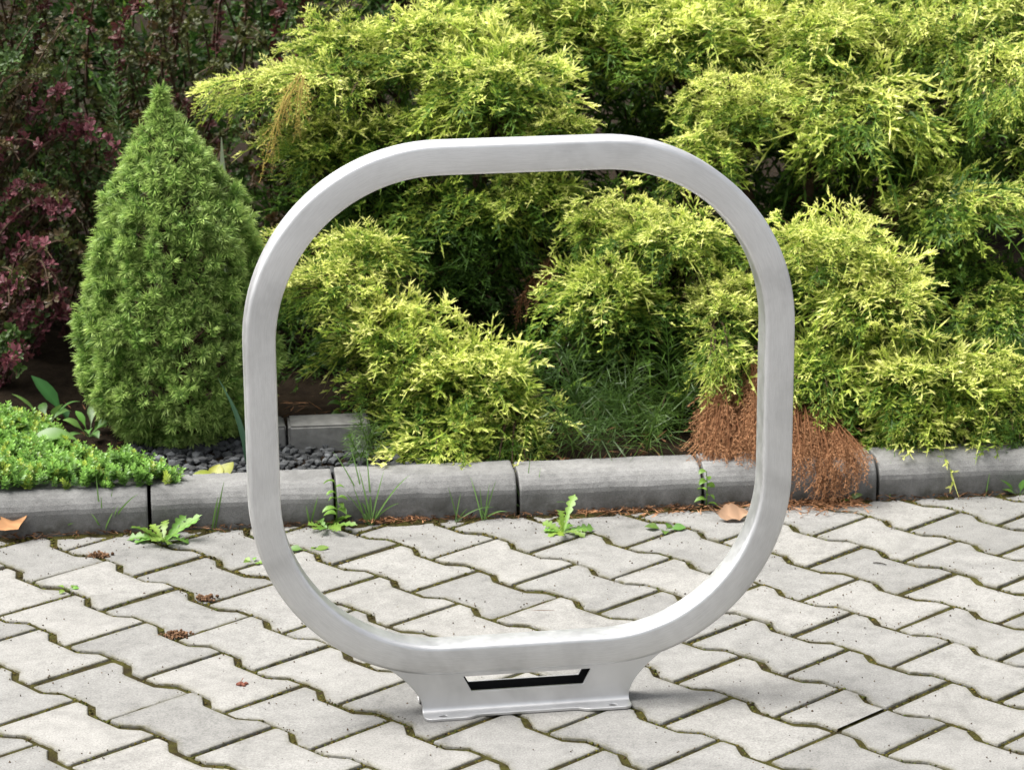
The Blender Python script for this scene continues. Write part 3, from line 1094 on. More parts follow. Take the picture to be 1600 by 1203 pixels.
hang_specs = []
hr = np.random.default_rng(50)
for k_ in range(17):                        # left clump, in front of and left of the loop leg
    x = hr.uniform(1095, 1200); l_ = hr.uniform(60, 130)
    hang_specs.append((1150 + (x - 1150) * .8, hr.uniform(560, 640), 4.93, x + hr.normal(0, 8), hr.uniform(685, 760) if x < 1175 else hr.uniform(660, 700), 4.72))
for k_ in range(20):                        # right clump
    x = hr.uniform(1225, 1335); l_ = hr.uniform(40, 130)
    hang_specs.append((1235 + (x - 1235) * .6, 605 + (x - 1225) * .35 + hr.uniform(0, 30), 4.92, x + hr.normal(0, 8), hr.uniform(700, 785) if x < 1300 else hr.uniform(690, 745), 4.68))
hanging(jC, bC, 51, hang_specs, (RUST, RUST2), 'dead_branch', 'dead rust-brown branch hanging over the kerb', 3, 0.011, 0.74, up0=np.array([0, -0.8, 0.5]))
hanging(jC, bC, 52, [(850, 410, 5.30, 815, 480, 5.22), (860, 400, 5.28, 850, 450, 5.20)], (RUST * 0.8, RUST2 * 0.7), 'dead_branch', 'rust-brown dead sprays inside the shrub', 3, 0.012, 0.6)
hanging(jA, bA, 53, [(470, 115, 5.16, 435, 190, 5.10), (475, 120, 5.16, 462, 195, 5.10), (450, 150, 5.14, 413, 250, 5.10)], (STRAW * 0.7, STRAW * 1.1), 'dry_tips', 'straw-coloured dry tips hanging from the left bough', 2, 0.007, 0.5, up0=np.array([0, -0.8, 0.5]))


# ------------------------------------------------------------------ conical dwarf spruce
def needle_geo(r, n, ln):
    """flat needles: two triangles each, for the dense tufts"""
    V, F, T = [], [], []
    for i in range(n):
        x = r.uniform(-0.013, 0.006); an = r.uniform(0, 2 * math.pi)
        d = unit(np.array([r.uniform(0.25, 1.2), math.cos(an), math.sin(an)]))
        s = unit(np.cross(d, r.normal(0, 1, 3))) * 0.00085
        b0 = np.array([x, 0, 0]); l = ln * r.uniform(0.75, 1.15)
        k = len(V)
        V += [b0, b0 + d * l * 0.5 - s, b0 + d * l * 0.5 + s, b0 + d * l]
        F += [(k, k + 1, k + 2), (k + 1, k + 3, k + 2)]
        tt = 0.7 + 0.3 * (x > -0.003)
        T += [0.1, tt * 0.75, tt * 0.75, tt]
    return np.array(V), np.array(F), np.array(T)


tr_ = np.random.default_rng(31)
TUFTS = [needle_geo(tr_, 50, 0.0165) for _ in range(8)]
sp_base = on_bed(285, 672)
spruce = tag(empty('conical_spruce', sp_base), 'small dense conical dwarf spruce with soft green needles, left of the loop', 'spruce')
SY = sp_base[1]
apex = aty(248, 138, SY)
prof_px = [(140, 248, 250), (165, 236, 268), (200, 216, 300), (250, 184, 342), (330, 156, 396), (400, 142, 408), (480, 122, 418), (560, 124, 436), (620, 142, 424), (660, 172, 395), (690, 215, 345)]
prof = []
for py, xl, xr in prof_px:
    a, b_ = aty(xl, py, SY), aty(xr, py, SY)
    prof.append((a[2], (a[0] + b_[0]) / 2, (b_[0] - a[0]) / 2))
prof = np.array(prof[::-1])
S_D = np.array([0.022, 0.060, 0.014]); S_M = np.array([0.140, 0.285, 0.044]); S_L = np.array([0.48, 0.63, 0.18])
fol = Geo(); wood = Geo()
sr_ = np.random.default_rng(33)
zmin, zmax = prof[0, 0], prof[-1, 0]
nc = 14000
z = zmin + (zmax - zmin) * sr_.random(nc) ** 1.15
cx = np.interp(z, prof[:, 0], prof[:, 1]); hwid = np.interp(z, prof[:, 0], prof[:, 2])
th = sr_.uniform(-math.pi, math.pi, nc)                               # th = 0 faces the camera
keep = (sr_.random(nc) < (hwid + 0.03) / 0.22) & ~((np.cos(th) < -0.35) & (sr_.random(nc) < 0.6))
z, cx, hwid, th = [q[keep][:2700] for q in (z, cx, hwid, th)]; nc = len(z)
clump = 0.79 + 0.27 * vnoise(th * 0.35 + 3, z, 0.06, 41) + 0.11 * vnoise(th * 0.35 + 3, z, 0.025, 42)
rr = np.maximum(hwid * clump * np.where(sr_.random(nc) < 0.22, 0.82, 1.0) - 0.016, 0.002)
P = np.stack([cx + rr * np.sin(th), SY - rr * np.cos(th), z], 1)
D = np.stack([np.sin(th), -np.cos(th), np.where(z > zmin + 0.12, 0.75, -0.1) + sr_.normal(0, .25, nc)], 1) + sr_.normal(0, .28, (nc, 3))
gn = sr_.normal(0, .12, nc); bn = sr_.uniform(.62, 1.18, nc)


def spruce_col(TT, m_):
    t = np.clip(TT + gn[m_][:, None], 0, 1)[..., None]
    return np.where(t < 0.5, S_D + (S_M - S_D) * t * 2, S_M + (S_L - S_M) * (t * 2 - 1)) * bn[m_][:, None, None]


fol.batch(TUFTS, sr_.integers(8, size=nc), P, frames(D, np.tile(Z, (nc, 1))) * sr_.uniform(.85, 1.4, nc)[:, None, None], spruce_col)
for i in range(220):
    z = sr_.uniform(zmin + 0.02, zmax - 0.05); th = sr_.uniform(-math.pi, math.pi)
    cx = np.interp(z, prof[:, 0], prof[:, 1]); rr = np.interp(z, prof[:, 0], prof[:, 2]) * 0.85
    a = np.array([sp_base[0] + (cx - sp_base[0]) * 0.7, SY, z - 0.05]); b_ = np.array([cx + rr * math.sin(th), SY - rr * math.cos(th), z + 0.01])
    tv, tf = tube(bez(a, (a + b_) / 2 + Z * 0.01, b_, 4), [0.003, 0.0025, 0.002, 0.001], 4); wood.add(tv, tf, (0, 0, 0))
tv, tf = tube(np.array([sp_base - Z * 0.02, sp_base + Z * 0.2, apex - Z * 0.2, apex - Z * 0.02]), [0.02, 0.016, 0.008, 0.002], 8); wood.add(tv, tf, (0, 0, 0))
V, F, _ = wood.get(); part('trunk', V, F, M_BARK, spruce, sp_base)
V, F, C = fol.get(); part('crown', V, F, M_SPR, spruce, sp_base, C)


# ------------------------------------------------------------------ barberries
def leaf_cluster(r, n=5, ln=0.014):
    V, F, T = [], [], []
    for i in range(n):
        an = 2 * math.pi * i / n + r.uniform(-0.4, 0.4)
        el = r.uniform(0.15, 0.95)
        d = np.array([math.cos(an) * math.cos(el), math.sin(an) * math.cos(el), math.sin(el)])
        s = unit(np.cross(d, Z)); u = np.cross(s, d); l = ln * r.uniform(0.7, 1.25); w = l * 0.27
        k = len(V)
        V += [d * 0.001, d * l * 0.58 - s * w + u * w * 0.3, d * l * 0.6 - u * w * 0.1, d * l * 0.58 + s * w + u * w * 0.3, d * l * .95 - s * w * .5, d * l * .95 + s * w * .5]
        F += [(k, k + 2, k + 1), (k, k + 3, k + 2), (k + 1, k + 2, k + 4), (k + 2, k + 5, k + 4), (k + 2, k + 3, k + 5)]
        T += [0.1, 0.6, 0.5, 0.6, 1.0, 1.0]
    return np.array(V), np.array(F), np.array(T)


br_ = np.random.default_rng(61)
CLUST = [leaf_cluster(br_) for _ in range(8)]
PAL_P = [(np.array([0.055, 0.015, 0.020]), np.array([0.20, 0.060, 0.072])), (np.array([0.085, 0.022, 0.032]), np.array([0.26, 0.080, 0.10])), (np.array([0.030, 0.024, 0.010]), np.array([0.10, 0.068, 0.028]))]
PAL_B = [(np.array([0.028, 0.036, 0.009]), np.array([0.10, 0.11, 0.028])), (np.array([0.040, 0.026, 0.010]), np.array([0.11, 0.070, 0.028])), (np.array([0.022, 0.050, 0.011]), np.array([0.085, 0.150, 0.032])), (np.array([0.05, 0.014, 0.014]), np.array([0.13, 0.04, 0.035]))]


def barberry(label, base, stems, seed, pals, step=0.0105, leaf=1.0):
    r = np.random.default_rng(seed)
    root = tag(empty('barberry_shrub', base), label, 'shrub')
    wood = Geo(); fol = Geo()
    for pts, pw in stems:
        pts = np.asarray(pts)
        tv, tf = tube(pts, np.linspace(0.0035, 0.0010, len(pts)), 4); wood.add(tv, tf, (0, 0, 0))
        seg = np.linalg.norm(np.diff(pts, axis=0), axis=1); cum = np.concatenate([[0], np.cumsum(seg)])
        pal = pals[r.choice(len(pals), p=pw)] if pw is not None else pals[r.integers(len(pals))]
        n = max(3, int(cum[-1] * .88 / step)); s_ = cum[-1] * (.12 + .88 * r.random(n))
        P = np.stack([np.interp(s_, cum, pts[:, i]) for i in range(3)], 1) + r.normal(0, .004, (n, 3))
        U = nrm(Z * 0.5 + np.array([0, -0.5, 0]) + r.normal(0, .6, (n, 3)))
        g = r.uniform(-.2, .4, n); bb = r.uniform(.7, 1.2, n)
        fol.batch(CLUST, r.integers(8, size=n), P, frames(np.cross(U, r.normal(0, 1, (n, 3))), U) * (leaf * r.uniform(.65, 1.2, n))[:, None, None],
                  lambda TT, m_: (pal[0] + (pal[1] - pal[0]) * np.clip(TT * .7 + g[m_][:, None], 0, 1)[..., None]) * bb[m_][:, None, None])
    V, F, _ = wood.get(); part('stems', V, F, M_BARK, root, base)
    V, F, C = fol.get(); part('crown', V, F, M_BARB, root, base, C)
    return root


def arch(x0, y0, Y0, x1, y1, Y1, x2, y2, Y2, n=10):
    return bez(aty(x0, y0, Y0), aty(x1, y1, Y1), aty(x2, y2, Y2), n)


r = np.random.default_rng(62)
pb = on_bed(-40, 560); pb = np.array([pb[0], 5.45, 0.09])
stems = []
main = [(-30, 300, 5.4, 40, 160, 5.3, 118, 25, 5.2), (-30, 260, 5.4, 10, 120, 5.3, 70, 40, 5.2), (-40, 200, 5.35, 0, 100, 5.25, 60, 90, 5.18), (20, 260, 5.4, 90, 150, 5.25, 85, 120, 5.15),
        (40, 250, 5.4, 140, 140, 5.25, 178, 262, 5.15), (60, 230, 5.4, 150, 160, 5.25, 165, 215, 5.18), (-20, 420, 5.35, 40, 260, 5.2, 85, 330, 5.1), (-20, 380, 5.35, 30, 250, 5.2, 60, 300, 5.12),
        (0, 480, 5.3, 60, 320, 5.15, 100, 400, 5.05), (20, 500, 5.3, 80, 340, 5.15, 92, 470, 5.05), (-20, 560, 5.3, 20, 400, 5.15, 55, 470, 5.05), (-30, 600, 5.3, 30, 480, 5.1, 60, 520, 5.04),
        (-10, 640, 5.3, 40, 500, 5.1, 30, 560, 5.0), (-60, 300, 5.35, -20, 180, 5.2, 30, 240, 5.1), (-60, 500, 5.3, -10, 380, 5.1, 20, 440, 5.0), (30, 350, 5.4, 110, 280, 5.25, 120, 330, 5.15)]
for mn in main:
    for j in range(3):
        o = r.normal(0, 17, 6)
        stems.append((arch(mn[0] + o[0], mn[1] + o[1], mn[2] + r.normal(0, .04), mn[3] + o[2], mn[4] + o[3], mn[5] + r.normal(0, .04), mn[6] + o[4], mn[7] + o[5], mn[8] + r.normal(0, .04)), [0.32, 0.18, 0.16, 0.18, 0.16]))
for j in range(46):
    x = r.uniform(-200, 90); y = r.uniform(0, 560)
    stems.append((arch(x - 40, y + 160, 5.5, x, y - 30, 5.4, x + r.uniform(-40, 60), y + r.uniform(-30, 60), 5.3), [0.16, 0.06, 0.22, 0.30, 0.26]))
for j in range(170):                      # taller unseen stems added outside the left of the frame to cast shade
    x = r.uniform(-1.75, -1.12); Y = r.uniform(5.15, 5.9); z = r.uniform(0.55, 1.55)
    a_ = np.array([x * 0.7 - 0.45, 5.5, z * 0.45]); e_ = np.array([x + r.uniform(-.12, .14), Y, z])
    stems.append((bez(a_, (a_ + e_) / 2 + Z * 0.14, e_, 9), [0.25, 0.1, 0.25, 0.2, 0.2]))
barberry('purple-leaved barberry with arching stems at the left edge', pb, stems, 63, PAL_P + [PAL_B[0], PAL_B[2]], 0.0125, 1.08)
gb = np.array([aty(250, 300, 5.9)[0], 5.95, 0.1])
stems = []
for j in range(300):
    x = r.uniform(-150, 520); y = r.uniform(-120, 520); Y = 5.62 + r.uniform(-0.12, 0.35) + (0.0 if y > 0 else 0.1)
    stems.append((arch(x + r.normal(0, 60), y + 190, Y + 0.15, x, y - 20, Y, x + r.normal(0, 45), y + r.uniform(-20, 70), Y - 0.12), [0.38, 0.18, 0.36, 0.08]))
barberry('dark bronze-green barberry in shade behind the spruce tip', gb, stems, 64, PAL_B, 0.012, 1.05)

# evergreen backing behind everything, closing the bed
hb = np.array([0.1, 6.7, 0.1])
hedge = tag(empty('evergreen_hedge', hb), 'dark evergreen hedge closing off the back of the planting bed', 'hedge')
r = np.random.default_rng(70)
fol = Geo(); wood = Geo()
for j in range(540):
    x = r.uniform(-2.0, 2.2); z = r.uniform(0.12, 1.12); Y = 6.45 + r.uniform(-0.08, 0.3)
    a = np.array([x + r.normal(0, .05), 6.8, z - 0.08]); b_ = np.array([x, Y - 0.1, z])
    pts = bez(a, (a + b_) / 2 + Z * .03, b_, 5)
    tv, tf = tube(pts, np.linspace(.004, .001, 5), 4); wood.add(tv, tf, (0, 0, 0))
    dress_branch(fol, r, pts, 0.1, 0.05, 2.6, 0.07, lib=COARSE)
for x in np.arange(-1.9, 2.2, 0.45):
    tv, tf = tube(np.array([(x, 6.8, 0.05), (x + .02, 6.8, 0.5), (x, 6.8, 1.05)]), [.03, .02, .01], 6); wood.add(tv, tf, (0, 0, 0))
V, F, _ = wood.get(); part('stems', V, F, M_BARK, hedge, hb)
V, F, C = fol.get(); part('crown', V, F, M_JUN, hedge, hb, C)


# ------------------------------------------------------------------ horsetails
def horsetail(label, base, tip, seed, arm, nwh, col, per=9, start=0.2, flat=0.5, group='horsetails in the planting bed', droop=0.2):
    r = np.random.default_rng(seed)
    root = tag(empty('horsetail', base), label, 'weed', group)
    mid = (base + tip) / 2 + np.array([r.normal(0, .01), r.normal(0, .01), 0.0])
    pts = bez(base, mid, tip, 12)
    tv, tf = tube(pts, np.linspace(0.0016, 0.0006, 12), 5)
    part('stem', tv, tf, M_LEAF, root, base, np.tile(col * 1.2, (len(tv), 1)))
    P0, P1, R, A, B = [], [], [], [], []
    ax = unit(tip - base); s1 = unit(np.cross(ax, np.array([0, 1, 0.05]))); s2 = np.cross(ax, s1)
    for w in range(nwh):
        t = start + (1 - start) * w / nwh
        p = (1 - t) ** 2 * base + 2 * t * (1 - t) * mid + t * t * tip
        ln = arm * (1.0 - 0.75 * max(0, (t - 0.35) / 0.65)) * r.uniform(0.85, 1.1)
        for q in range(per):
            an = 2 * math.pi * q / per + r.uniform(-0.25, 0.25)
            d = unit(math.cos(an) * s1 + math.sin(an) * s2 * flat * 2 + ax * r.uniform(0.45, 0.9))
            l = ln * r.uniform(0.75, 1.15); k1 = p + d * l * 0.5; k2 = k1 + unit(d + np.array([0, 0, -droop * r.uniform(0, 2)])) * l * 0.5
            P0 += [p, k1 - d * l * .03]; P1 += [k1 + d * l * .15, k2]; R += [0.0007, 0.0006]; A += [.5, .6]; B += [.7, 1.]
    V, F, T = segs_to_geo(P0, P1, R, A, B)
    part('branches', V, F, M_LEAF, root, base, col[None] * (0.6 + 0.6 * T[:, None]))
    return root


HG = np.array([0.085, 0.16, 0.026]); HD = np.array([0.050, 0.10, 0.020]); HB = np.array([0.13, 0.26, 0.04])


def hb_(px, py, Y):
    p = aty(px, py, Y); p[2] = bed_z(p); return p


horsetail('feathery dark green horsetail rising beside the spruce tip', np.array([aty(188, 230, 5.28)[0], 5.28, bed_z(aty(188, 230, 5.28))]), aty(176, 75, 5.28), 81, 0.085, 26, HD * 1.25, 10, 0.45)
for i, (bx, by, Y, tx, ty, TY, arm, nw, cl, lb) in enumerate([
    (1040, 690, 4.98, 1035, 470, 5.00, 0.075, 22, HB, 'bright green upright horsetail in centre of the loop'),
    (960, 700, 4.95, 1000, 560, 4.88, 0.075, 16, HG, 'horsetail leaning right below the middle of the loop'),
    (930, 700, 4.93, 885, 545, 4.86, 0.080, 18, HD * 1.2, 'dark horsetail leaning left below the middle of the loop'),
    (990, 705, 4.92, 940, 600, 4.84, 0.085, 15, HD * 1.2, 'drooping dark horsetail close behind the kerb'),
    (1060, 690, 4.93, 1075, 560, 4.88, 0.060, 14, HG, 'short horsetail beside the dead brown branch'),
    (900, 715, 4.84, 870, 640, 4.75, 0.070, 13, HG, 'horsetail lying towards the kerb right of the low juniper'),
    (950, 715, 4.84, 930, 660, 4.73, 0.080, 13, HD * 1.3, 'dark horsetail lying low over the middle kerb stone'),
    (1010, 715, 4.84, 1030, 640, 4.74, 0.075, 13, HG, 'horsetail lying low towards the dead branch'),
    (590, 725, 4.79, 560, 640, 4.74, 0.05, 13, HG, 'horsetail over the grey block behind the kerb'),
    (560, 730, 4.78, 590, 655, 4.72, 0.045, 11, HG * 0.9, 'small horsetail leaning right at end of the grey block'),
    (575, 735, 4.76, 545, 675, 4.70, 0.04, 9, HB * 0.8, 'short pale horsetail on the gravel behind the kerb'),
]):
    horsetail(lb, hb_(bx, by, Y), aty(tx, ty, TY), 90 + i, arm * (1.5 if bx > 800 else 1.1), int(nw * .8), cl * .8, 10, 0.08, 0.5, droop=0.6)


# ------------------------------------------------------------------ grass and broad-leaved weeds
def grass(label, base, tips, seed, width=0.0035, col=(0.13, 0.24, 0.06), fill=4):
    r = np.random.default_rng(seed)
    root = tag(empty('grass_tuft', base), label, 'grass', 'grass tufts along the kerb')
    col = np.array(col)
    tips = list(tips)
    for j in range(fill):
        tips.append(base + np.array([r.normal(0, .025), r.normal(0, .015), r.uniform(.02, .055)]))
    for t in tips:
        b0 = base + np.array([r.normal(0, .004), r.normal(0, .003), 0]); t = np.asarray(t)
        mid = b0 * 0.45 + t * 0.55 + Z * 0.25 * np.linalg.norm((t - b0)[:2])
        pts = bez(b0, mid, t, 7)
        V, F = blade(pts, width * np.array([0.7, 1, 1, .9, .7, .45, .08]), np.array([r.normal(0, .4), -1, 0.3]), 0.3)
        c = col * r.uniform(0.75, 1.25) * np.linspace(0.8, 1.15, 7).repeat(3)[:, None]
        part('blade', V, F, M_LEAF, root, base, c)
    return root


def gt(px, py, tips, lb, seed, lift=0.0, **kw):
    b0 = gnd(px, py, lift)
    Y = b0[1]
    grass(lb, b0, [aty(x, y, Y + d) for x, y, d in tips], seed, **kw)


gt(165, 833, [(150, 742, 0.0), (215, 772, -.02), (176, 765, 0.01), (158, 775, -.01), (185, 790, -.01)], 'grass tuft at kerb foot, two stones left of the loop', 101)
gt(333, 829, [(350, 752, 0.01), (341, 775, -.01)], 'two thin grass blades at kerb foot just left of the loop', 102, fill=0)
gt(95, 834, [(130, 808, -.01), (80, 790, 0.0)], 'sparse grass blades at kerb foot near the left corner', 103, fill=1)
gt(578, 820, [(520, 705, .05), (545, 690, .06), (640, 742, -.01), (572, 700, .05), (560, 730, .02), (552, 760, 0), (600, 735, .02), (540, 770, -.01)], 'tall grass tuft in front of the low juniper', 104, fill=6, width=0.003)
gt(485, 822, [(497, 775, 0), (478, 790, -.01)], 'thin grass blades inside the left curve of the loop', 105, fill=0)
gt(712, 815, [(700, 760, 0.01), (720, 770, 0)], 'faint grass blades against the middle of kerb', 106, fill=2, width=0.0025)
gt(755, 812, [(735, 745, .02), (765, 755, .01), (750, 760, 0), (775, 750, .01)], 'pale grass tuft left of the central kerb joint', 107, fill=4, width=0.0025)
gt(825, 805, [(830, 705, .04), (812, 735, .03), (845, 730, .02), (800, 740, .02)], 'thin grass growing from the central kerb joint', 108, fill=2, width=0.0022)
gt(1388, 782, [(1400, 690, .05), (1392, 720, .02)], 'single thin grass blades beside right kerb joint', 109, fill=0, width=0.002)
gt(1540, 775, [(1548, 725, .01), (1530, 735, .01), (1520, 745, 0)], 'faint thin grass against the kerb at far right', 110, fill=1, width=0.002)


def leaf_pts(base, d, ln, rise, droop, n=9):
    t = np.linspace(0, 1, n)[:, None]
    return base + d * ln * t + Z * (rise * t - droop * t * t) * ln


W_PROF = {'oval': np.array([0.12, .5, .85, 1, 1, .9, .7, .42, .05]), 'dandelion': np.array([0.14, .30, .55, .42, .85, .62, 1.0, .8, .05]), 'strap': np.array([.5, .7, .85, .95, 1, .95, .8, .55, .08]), 'stalked': np.array([.06, .06, .08, .45, .95, 1.0, .85, .5, .06])}


def broad_plant(name, label, base, leaves, col, seed, cat='weed', prof='oval', mat=None, group=None):
    r = np.random.default_rng(seed)
    root = tag(empty(name, base), label, cat, group)
    col = np.array(col)
    for az, ln, w, rise, droop in leaves:
        d = np.array([math.cos(az), math.sin(az), 0])
        npt = 17 if prof == 'dandelion' else 9
        pts = leaf_pts(base + d * 0.003, d, ln, rise, droop, npt)
        wp = W_PROF[prof]
        if npt == 17:
            wp = np.interp(np.linspace(0, 1, 17), [0, .25, .6, .85, 1], [.14, .5, .95, .9, .05]) * np.where(np.arange(17) % 3 == 0, .45, 1.0) * r.uniform(.8, 1.2, 17)
        nrm = unit(Z + r.normal(0, .25, 3) + np.array([0, -0.2, 0]))
        V, F = blade(pts, w * wp * r.uniform(.95, 1.05, npt), nrm, r.uniform(.1, .4))
        c = col * r.uniform(.65, 1.25) * np.array([.9, 1.2, .9] * npt)[:, None] * r.uniform(.9, 1.1, (3 * npt, 1))
        c = c * np.array([r.uniform(.85, 1.25), 1, r.uniform(.8, 1.2)])
        part('leaf', V, F, mat or M_LEAF, root, base, c, smooth=True)
    return root


def rosette(n, ln, w, seed, rise=(.2, .9), droop=(.2, .6), az=None):
    r = np.random.default_rng(seed)
    return [((2 * math.pi * i / n + r.uniform(-.3, .3)) if az is None else az[i % len(az)] + r.uniform(-.2, .2), ln * r.uniform(.65, 1.15), w * r.uniform(.75, 1.15), r.uniform(*rise), r.uniform(*droop)) for i in range(n)]


G1 = (0.10, 0.20, 0.032); G2 = (0.135, 0.25, 0.038); G3 = (0.10, 0.21, 0.05)
kw = dict(group='weeds rooted along the kerb')
broad_plant('dandelion', 'bushy dandelion rosette at kerb foot left of the loop', gnd(256, 846), rosette(17, .06, .020, 1, (.35, 1.1)), G2, 201, prof='dandelion', **kw)
broad_plant('seedling', 'two-leaved seedling at kerb foot near the left corner', gnd(84, 836), [(2.6, .040, .014, .85, .35), (0.5, .032, .012, .55, .2), (1.5, .025, .008, .9, .2), (3.3, .02, .008, .5, .2)], G1, 202, prof='stalked', **kw)
broad_plant('dandelion', 'dandelion rosette behind left curve of the loop', gnd(512, 826), rosette(10, .055, .018, 3, (.2, .7)), G2, 203, prof='dandelion', **kw)


def sprig(label, base, height, n, leaf, w, col, seed, lean=(0, -.01), group='weeds rooted along the kerb'):
    r = np.random.default_rng(seed)
    root = tag(empty('leafy_sprig', base), label, 'weed', group)
    tip = base + np.array([lean[0], lean[1], height])
    pts = bez(base, (base + tip) / 2 + np.array([r.normal(0, .006), -.006, 0]), tip, 9)
    tv, tf = tube(pts, np.linspace(.0016, .0007, 9), 5)
    part('stem', tv, tf, M_LEAF, root, base, np.tile(np.array(col) * .9, (len(tv), 1)))
    for k in range(n):
        t = .12 + .88 * k / (n - 1); p = pts[int(t * 8)]
        az = math.pi * (1.5 + (.42 if k % 2 else -.42)) + r.normal(0, .45)
        d = np.array([math.cos(az), math.sin(az), 0]); ln = leaf * r.uniform(.7, 1.2) * (1.1 - .4 * t)
        V, F = blade(leaf_pts(p, d, ln, .7, .8), w * W_PROF['oval'] * r.uniform(.9, 1.1, 9), Z + r.normal(0, .3, 3), .3)
        part('leaf', V, F, M_LEAF, root, base, np.tile(np.array(col) * r.uniform(.75, 1.3), (len(V), 1)), smooth=True)


sprig('upright leafy weed growing in kerb joint inside the loop', kerb_pt(joints[1], -0.005), .085, 11, .026, .015, G2, 204)
broad_plant('dandelion', 'dandelion rosette with one upright leaf near the central kerb joint', gnd(880, 832), rosette(13, .052, .020, 5, (.15, .6)) + [(4.6, .055, .016, 1.6, .5), (1.2, .06, .018, 1.4, .5)], G2, 205, prof='dandelion', **kw)
broad_plant('seedling', 'low round-leaved seedling on litter below the loop right side', gnd(1040, 828), [(2.9, .036, .022, .25, .15), (.1, .034, .022, .25, .15), (1.2, .025, .016, .3, .2), (4.6, .022, .014, .2, .2)], G1, 206, prof='stalked', **kw)
sprig('green weed standing in kerb joint beside the dead branch', kerb_pt(joints[3] + .004, -0.006), .075, 9, .022, .013, G2, 207)
broad_plant('seedling', 'small seedling under the dead branch at kerb foot', gnd(1316, 786), rosette(6, .030, .014, 8, (.5, 1.2)), G1, 208, prof='stalked', **kw)
broad_plant('seedling', 'small weed at kerb foot at the right edge', gnd(1592, 775), rosette(7, .038, .014, 9, (.6, 1.5)), G1, 209, prof='stalked', **kw)
broad_plant('seedling', 'tiny sprout in paving joint at left, third row from kerb', gnd(106, 922), rosette(5, .022, .010, 10, (.4, .9)), G2, 210, prof='stalked', **kw)
broad_plant('seedling', 'tiny sprout in paving joint just left of the loop', gnd(396, 879), rosette(5, .020, .010, 11, (.3, .8)), G2, 211, prof='stalked', **kw)
broad_plant('seedling', 'pair of small leaves on paving just inside left of the loop', gnd(482, 860), [(3.0, .034, .016, .25, .2), (.2, .034, .016, .2, .1), (1.0, .02, .01, .2, .2)], G1, 212, prof='stalked', **kw)
# in the bed
broad_plant('dock_plant', 'light green broad-leaved dock plant at the left edge above the kerb', on_bed(35, 725) + Z * .012, [(.15, .10, .046, 1.15, .85), (2.9, .10, .046, 1.1, .8), (4.9, .08, .034, 1.1, .8), (1.2, .10, .042, 1.2, .8), (5.6, .09, .034, 1.0, .8), (3.8, .08, .034, 1.0, .7)], (0.14, 0.25, 0.05), 220)
broad_plant('tall_leaf_weed', 'single oval leaf on a stalk in front of the purple barberry', hb_(112, 640, 4.97), [(2.75, .085, .036, 1.6, .45), (2.2, .06, .022, .9, .4)], (0.07, 0.20, 0.05), 221, prof='stalked')
sprig('small leafy sprig behind the grey block', hb_(533, 655, 4.96), .085, 11, .030, .017, (0.10, .20, .035), 222, group='leafy plants in the bed')
yl = on_bed(332, 757)
broad_plant('yellowing_plant', 'yellow-green two-lobed leaf standing on gravel behind the kerb', yl, [(2.9, .036, .034, .75, .3), (.7, .045, .040, .95, .2), (1.3, .035, .03, 1.0, .2)], (0.34, 0.34, 0.04), 223)
sb = on_bed(386, 730)
g0 = tag(empty('sedge_blade', sb), 'long bluish-green blade leaning across the spruce beside the loop', 'grass')
for (tx, ty) in ((340, 590), (352, 610)):
    tp = aty(tx, ty, sb[1] - 0.02)
    V, F = blade(bez(sb, sb * .5 + tp * .5 + np.array([.02, 0, .01]), tp, 8), 0.007 * np.array([.7, 1, 1, 1, .85, .6, .35, .05]), np.array([0.2, -1, .2]), .3)
    part('blade', V, F, M_LEAF, g0, sb, np.tile(np.array([.09, .19, .11]), (len(V), 1)))
pl = aty(347, 262, 5.22)
pb_ = np.array([pl[0], 5.22, bed_z(pl)])
pale = tag(empty('pale_blade', pb_), 'pale narrow upright leaf behind the right shoulder of the spruce', 'leaf')
V, F = blade(bez(pb_, (pb_ + aty(346, 215, 5.22)) / 2, aty(346, 215, 5.22), 9), 0.016 * np.array([.2, .2, .25, .3, .5, .9, 1, .7, .1]), np.array([.1, -1, .2]), .2)
part('leaf', V, F, M_LEAF, pale, pb_, np.tile(np.array([.34, .40, .27]), (len(V), 1)))

for q_, (px_, py_, n_l, ln_, w_, cl_, lb_) in enumerate((
        (20, 700, 8, .075, .030, (.15, .27, .05), 'leafy weed at the very left edge above the stonecrop'),
        (75, 672, 7, .060, .022, (.10, .22, .05), 'small leafy weed beneath the single oval leaf'),
        (140, 690, 8, .055, .020, (.09, .20, .04), 'low leafy weed between stonecrop and spruce'),
        (175, 660, 6, .050, .020, (.07, .17, .04), 'small dark weed at left foot of the spruce'))):
    broad_plant('leafy_weed', lb_, on_bed(px_, py_) + Z * .01, rosette(n_l, ln_, w_, 40 + q_, (.7, 1.7), (.5, .9)), cl_, 240 + q_, prof='stalked', group='leafy plants in the bed')

# ------------------------------------------------------------------ ground cover mat at the left
r = np.random.default_rng(300)
fol = Geo()


def shoot(r):
    V, F, T = [], [], []
    for w in range(4):
        h = 0.006 + 0.005 * w; n = 6 - (w > 2)
        for q in range(n):
            an = 2 * math.pi * q / n + w * .7
            d = unit(np.array([math.cos(an), math.sin(an), .35 + .25 * w])); s = unit(np.cross(d, Z)); l = 0.0085 * (1 - .10 * w) * r.uniform(.8, 1.2); wd = l * .24
            b0 = np.array([0, 0, h]); k = len(V); u = np.cross(s, d)
            V += [b0, b0 + d * l * .6 - s * wd, b0 + d * l * .6 + s * wd, b0 + d * l]
            F += [(k, k + 2, k + 1), (k + 1, k + 2, k + 3)]
            tt = .35 + .15 * w; T += [tt * .5, tt, tt, tt + .1]
    return np.array(V), np.array(F), np.array(T)


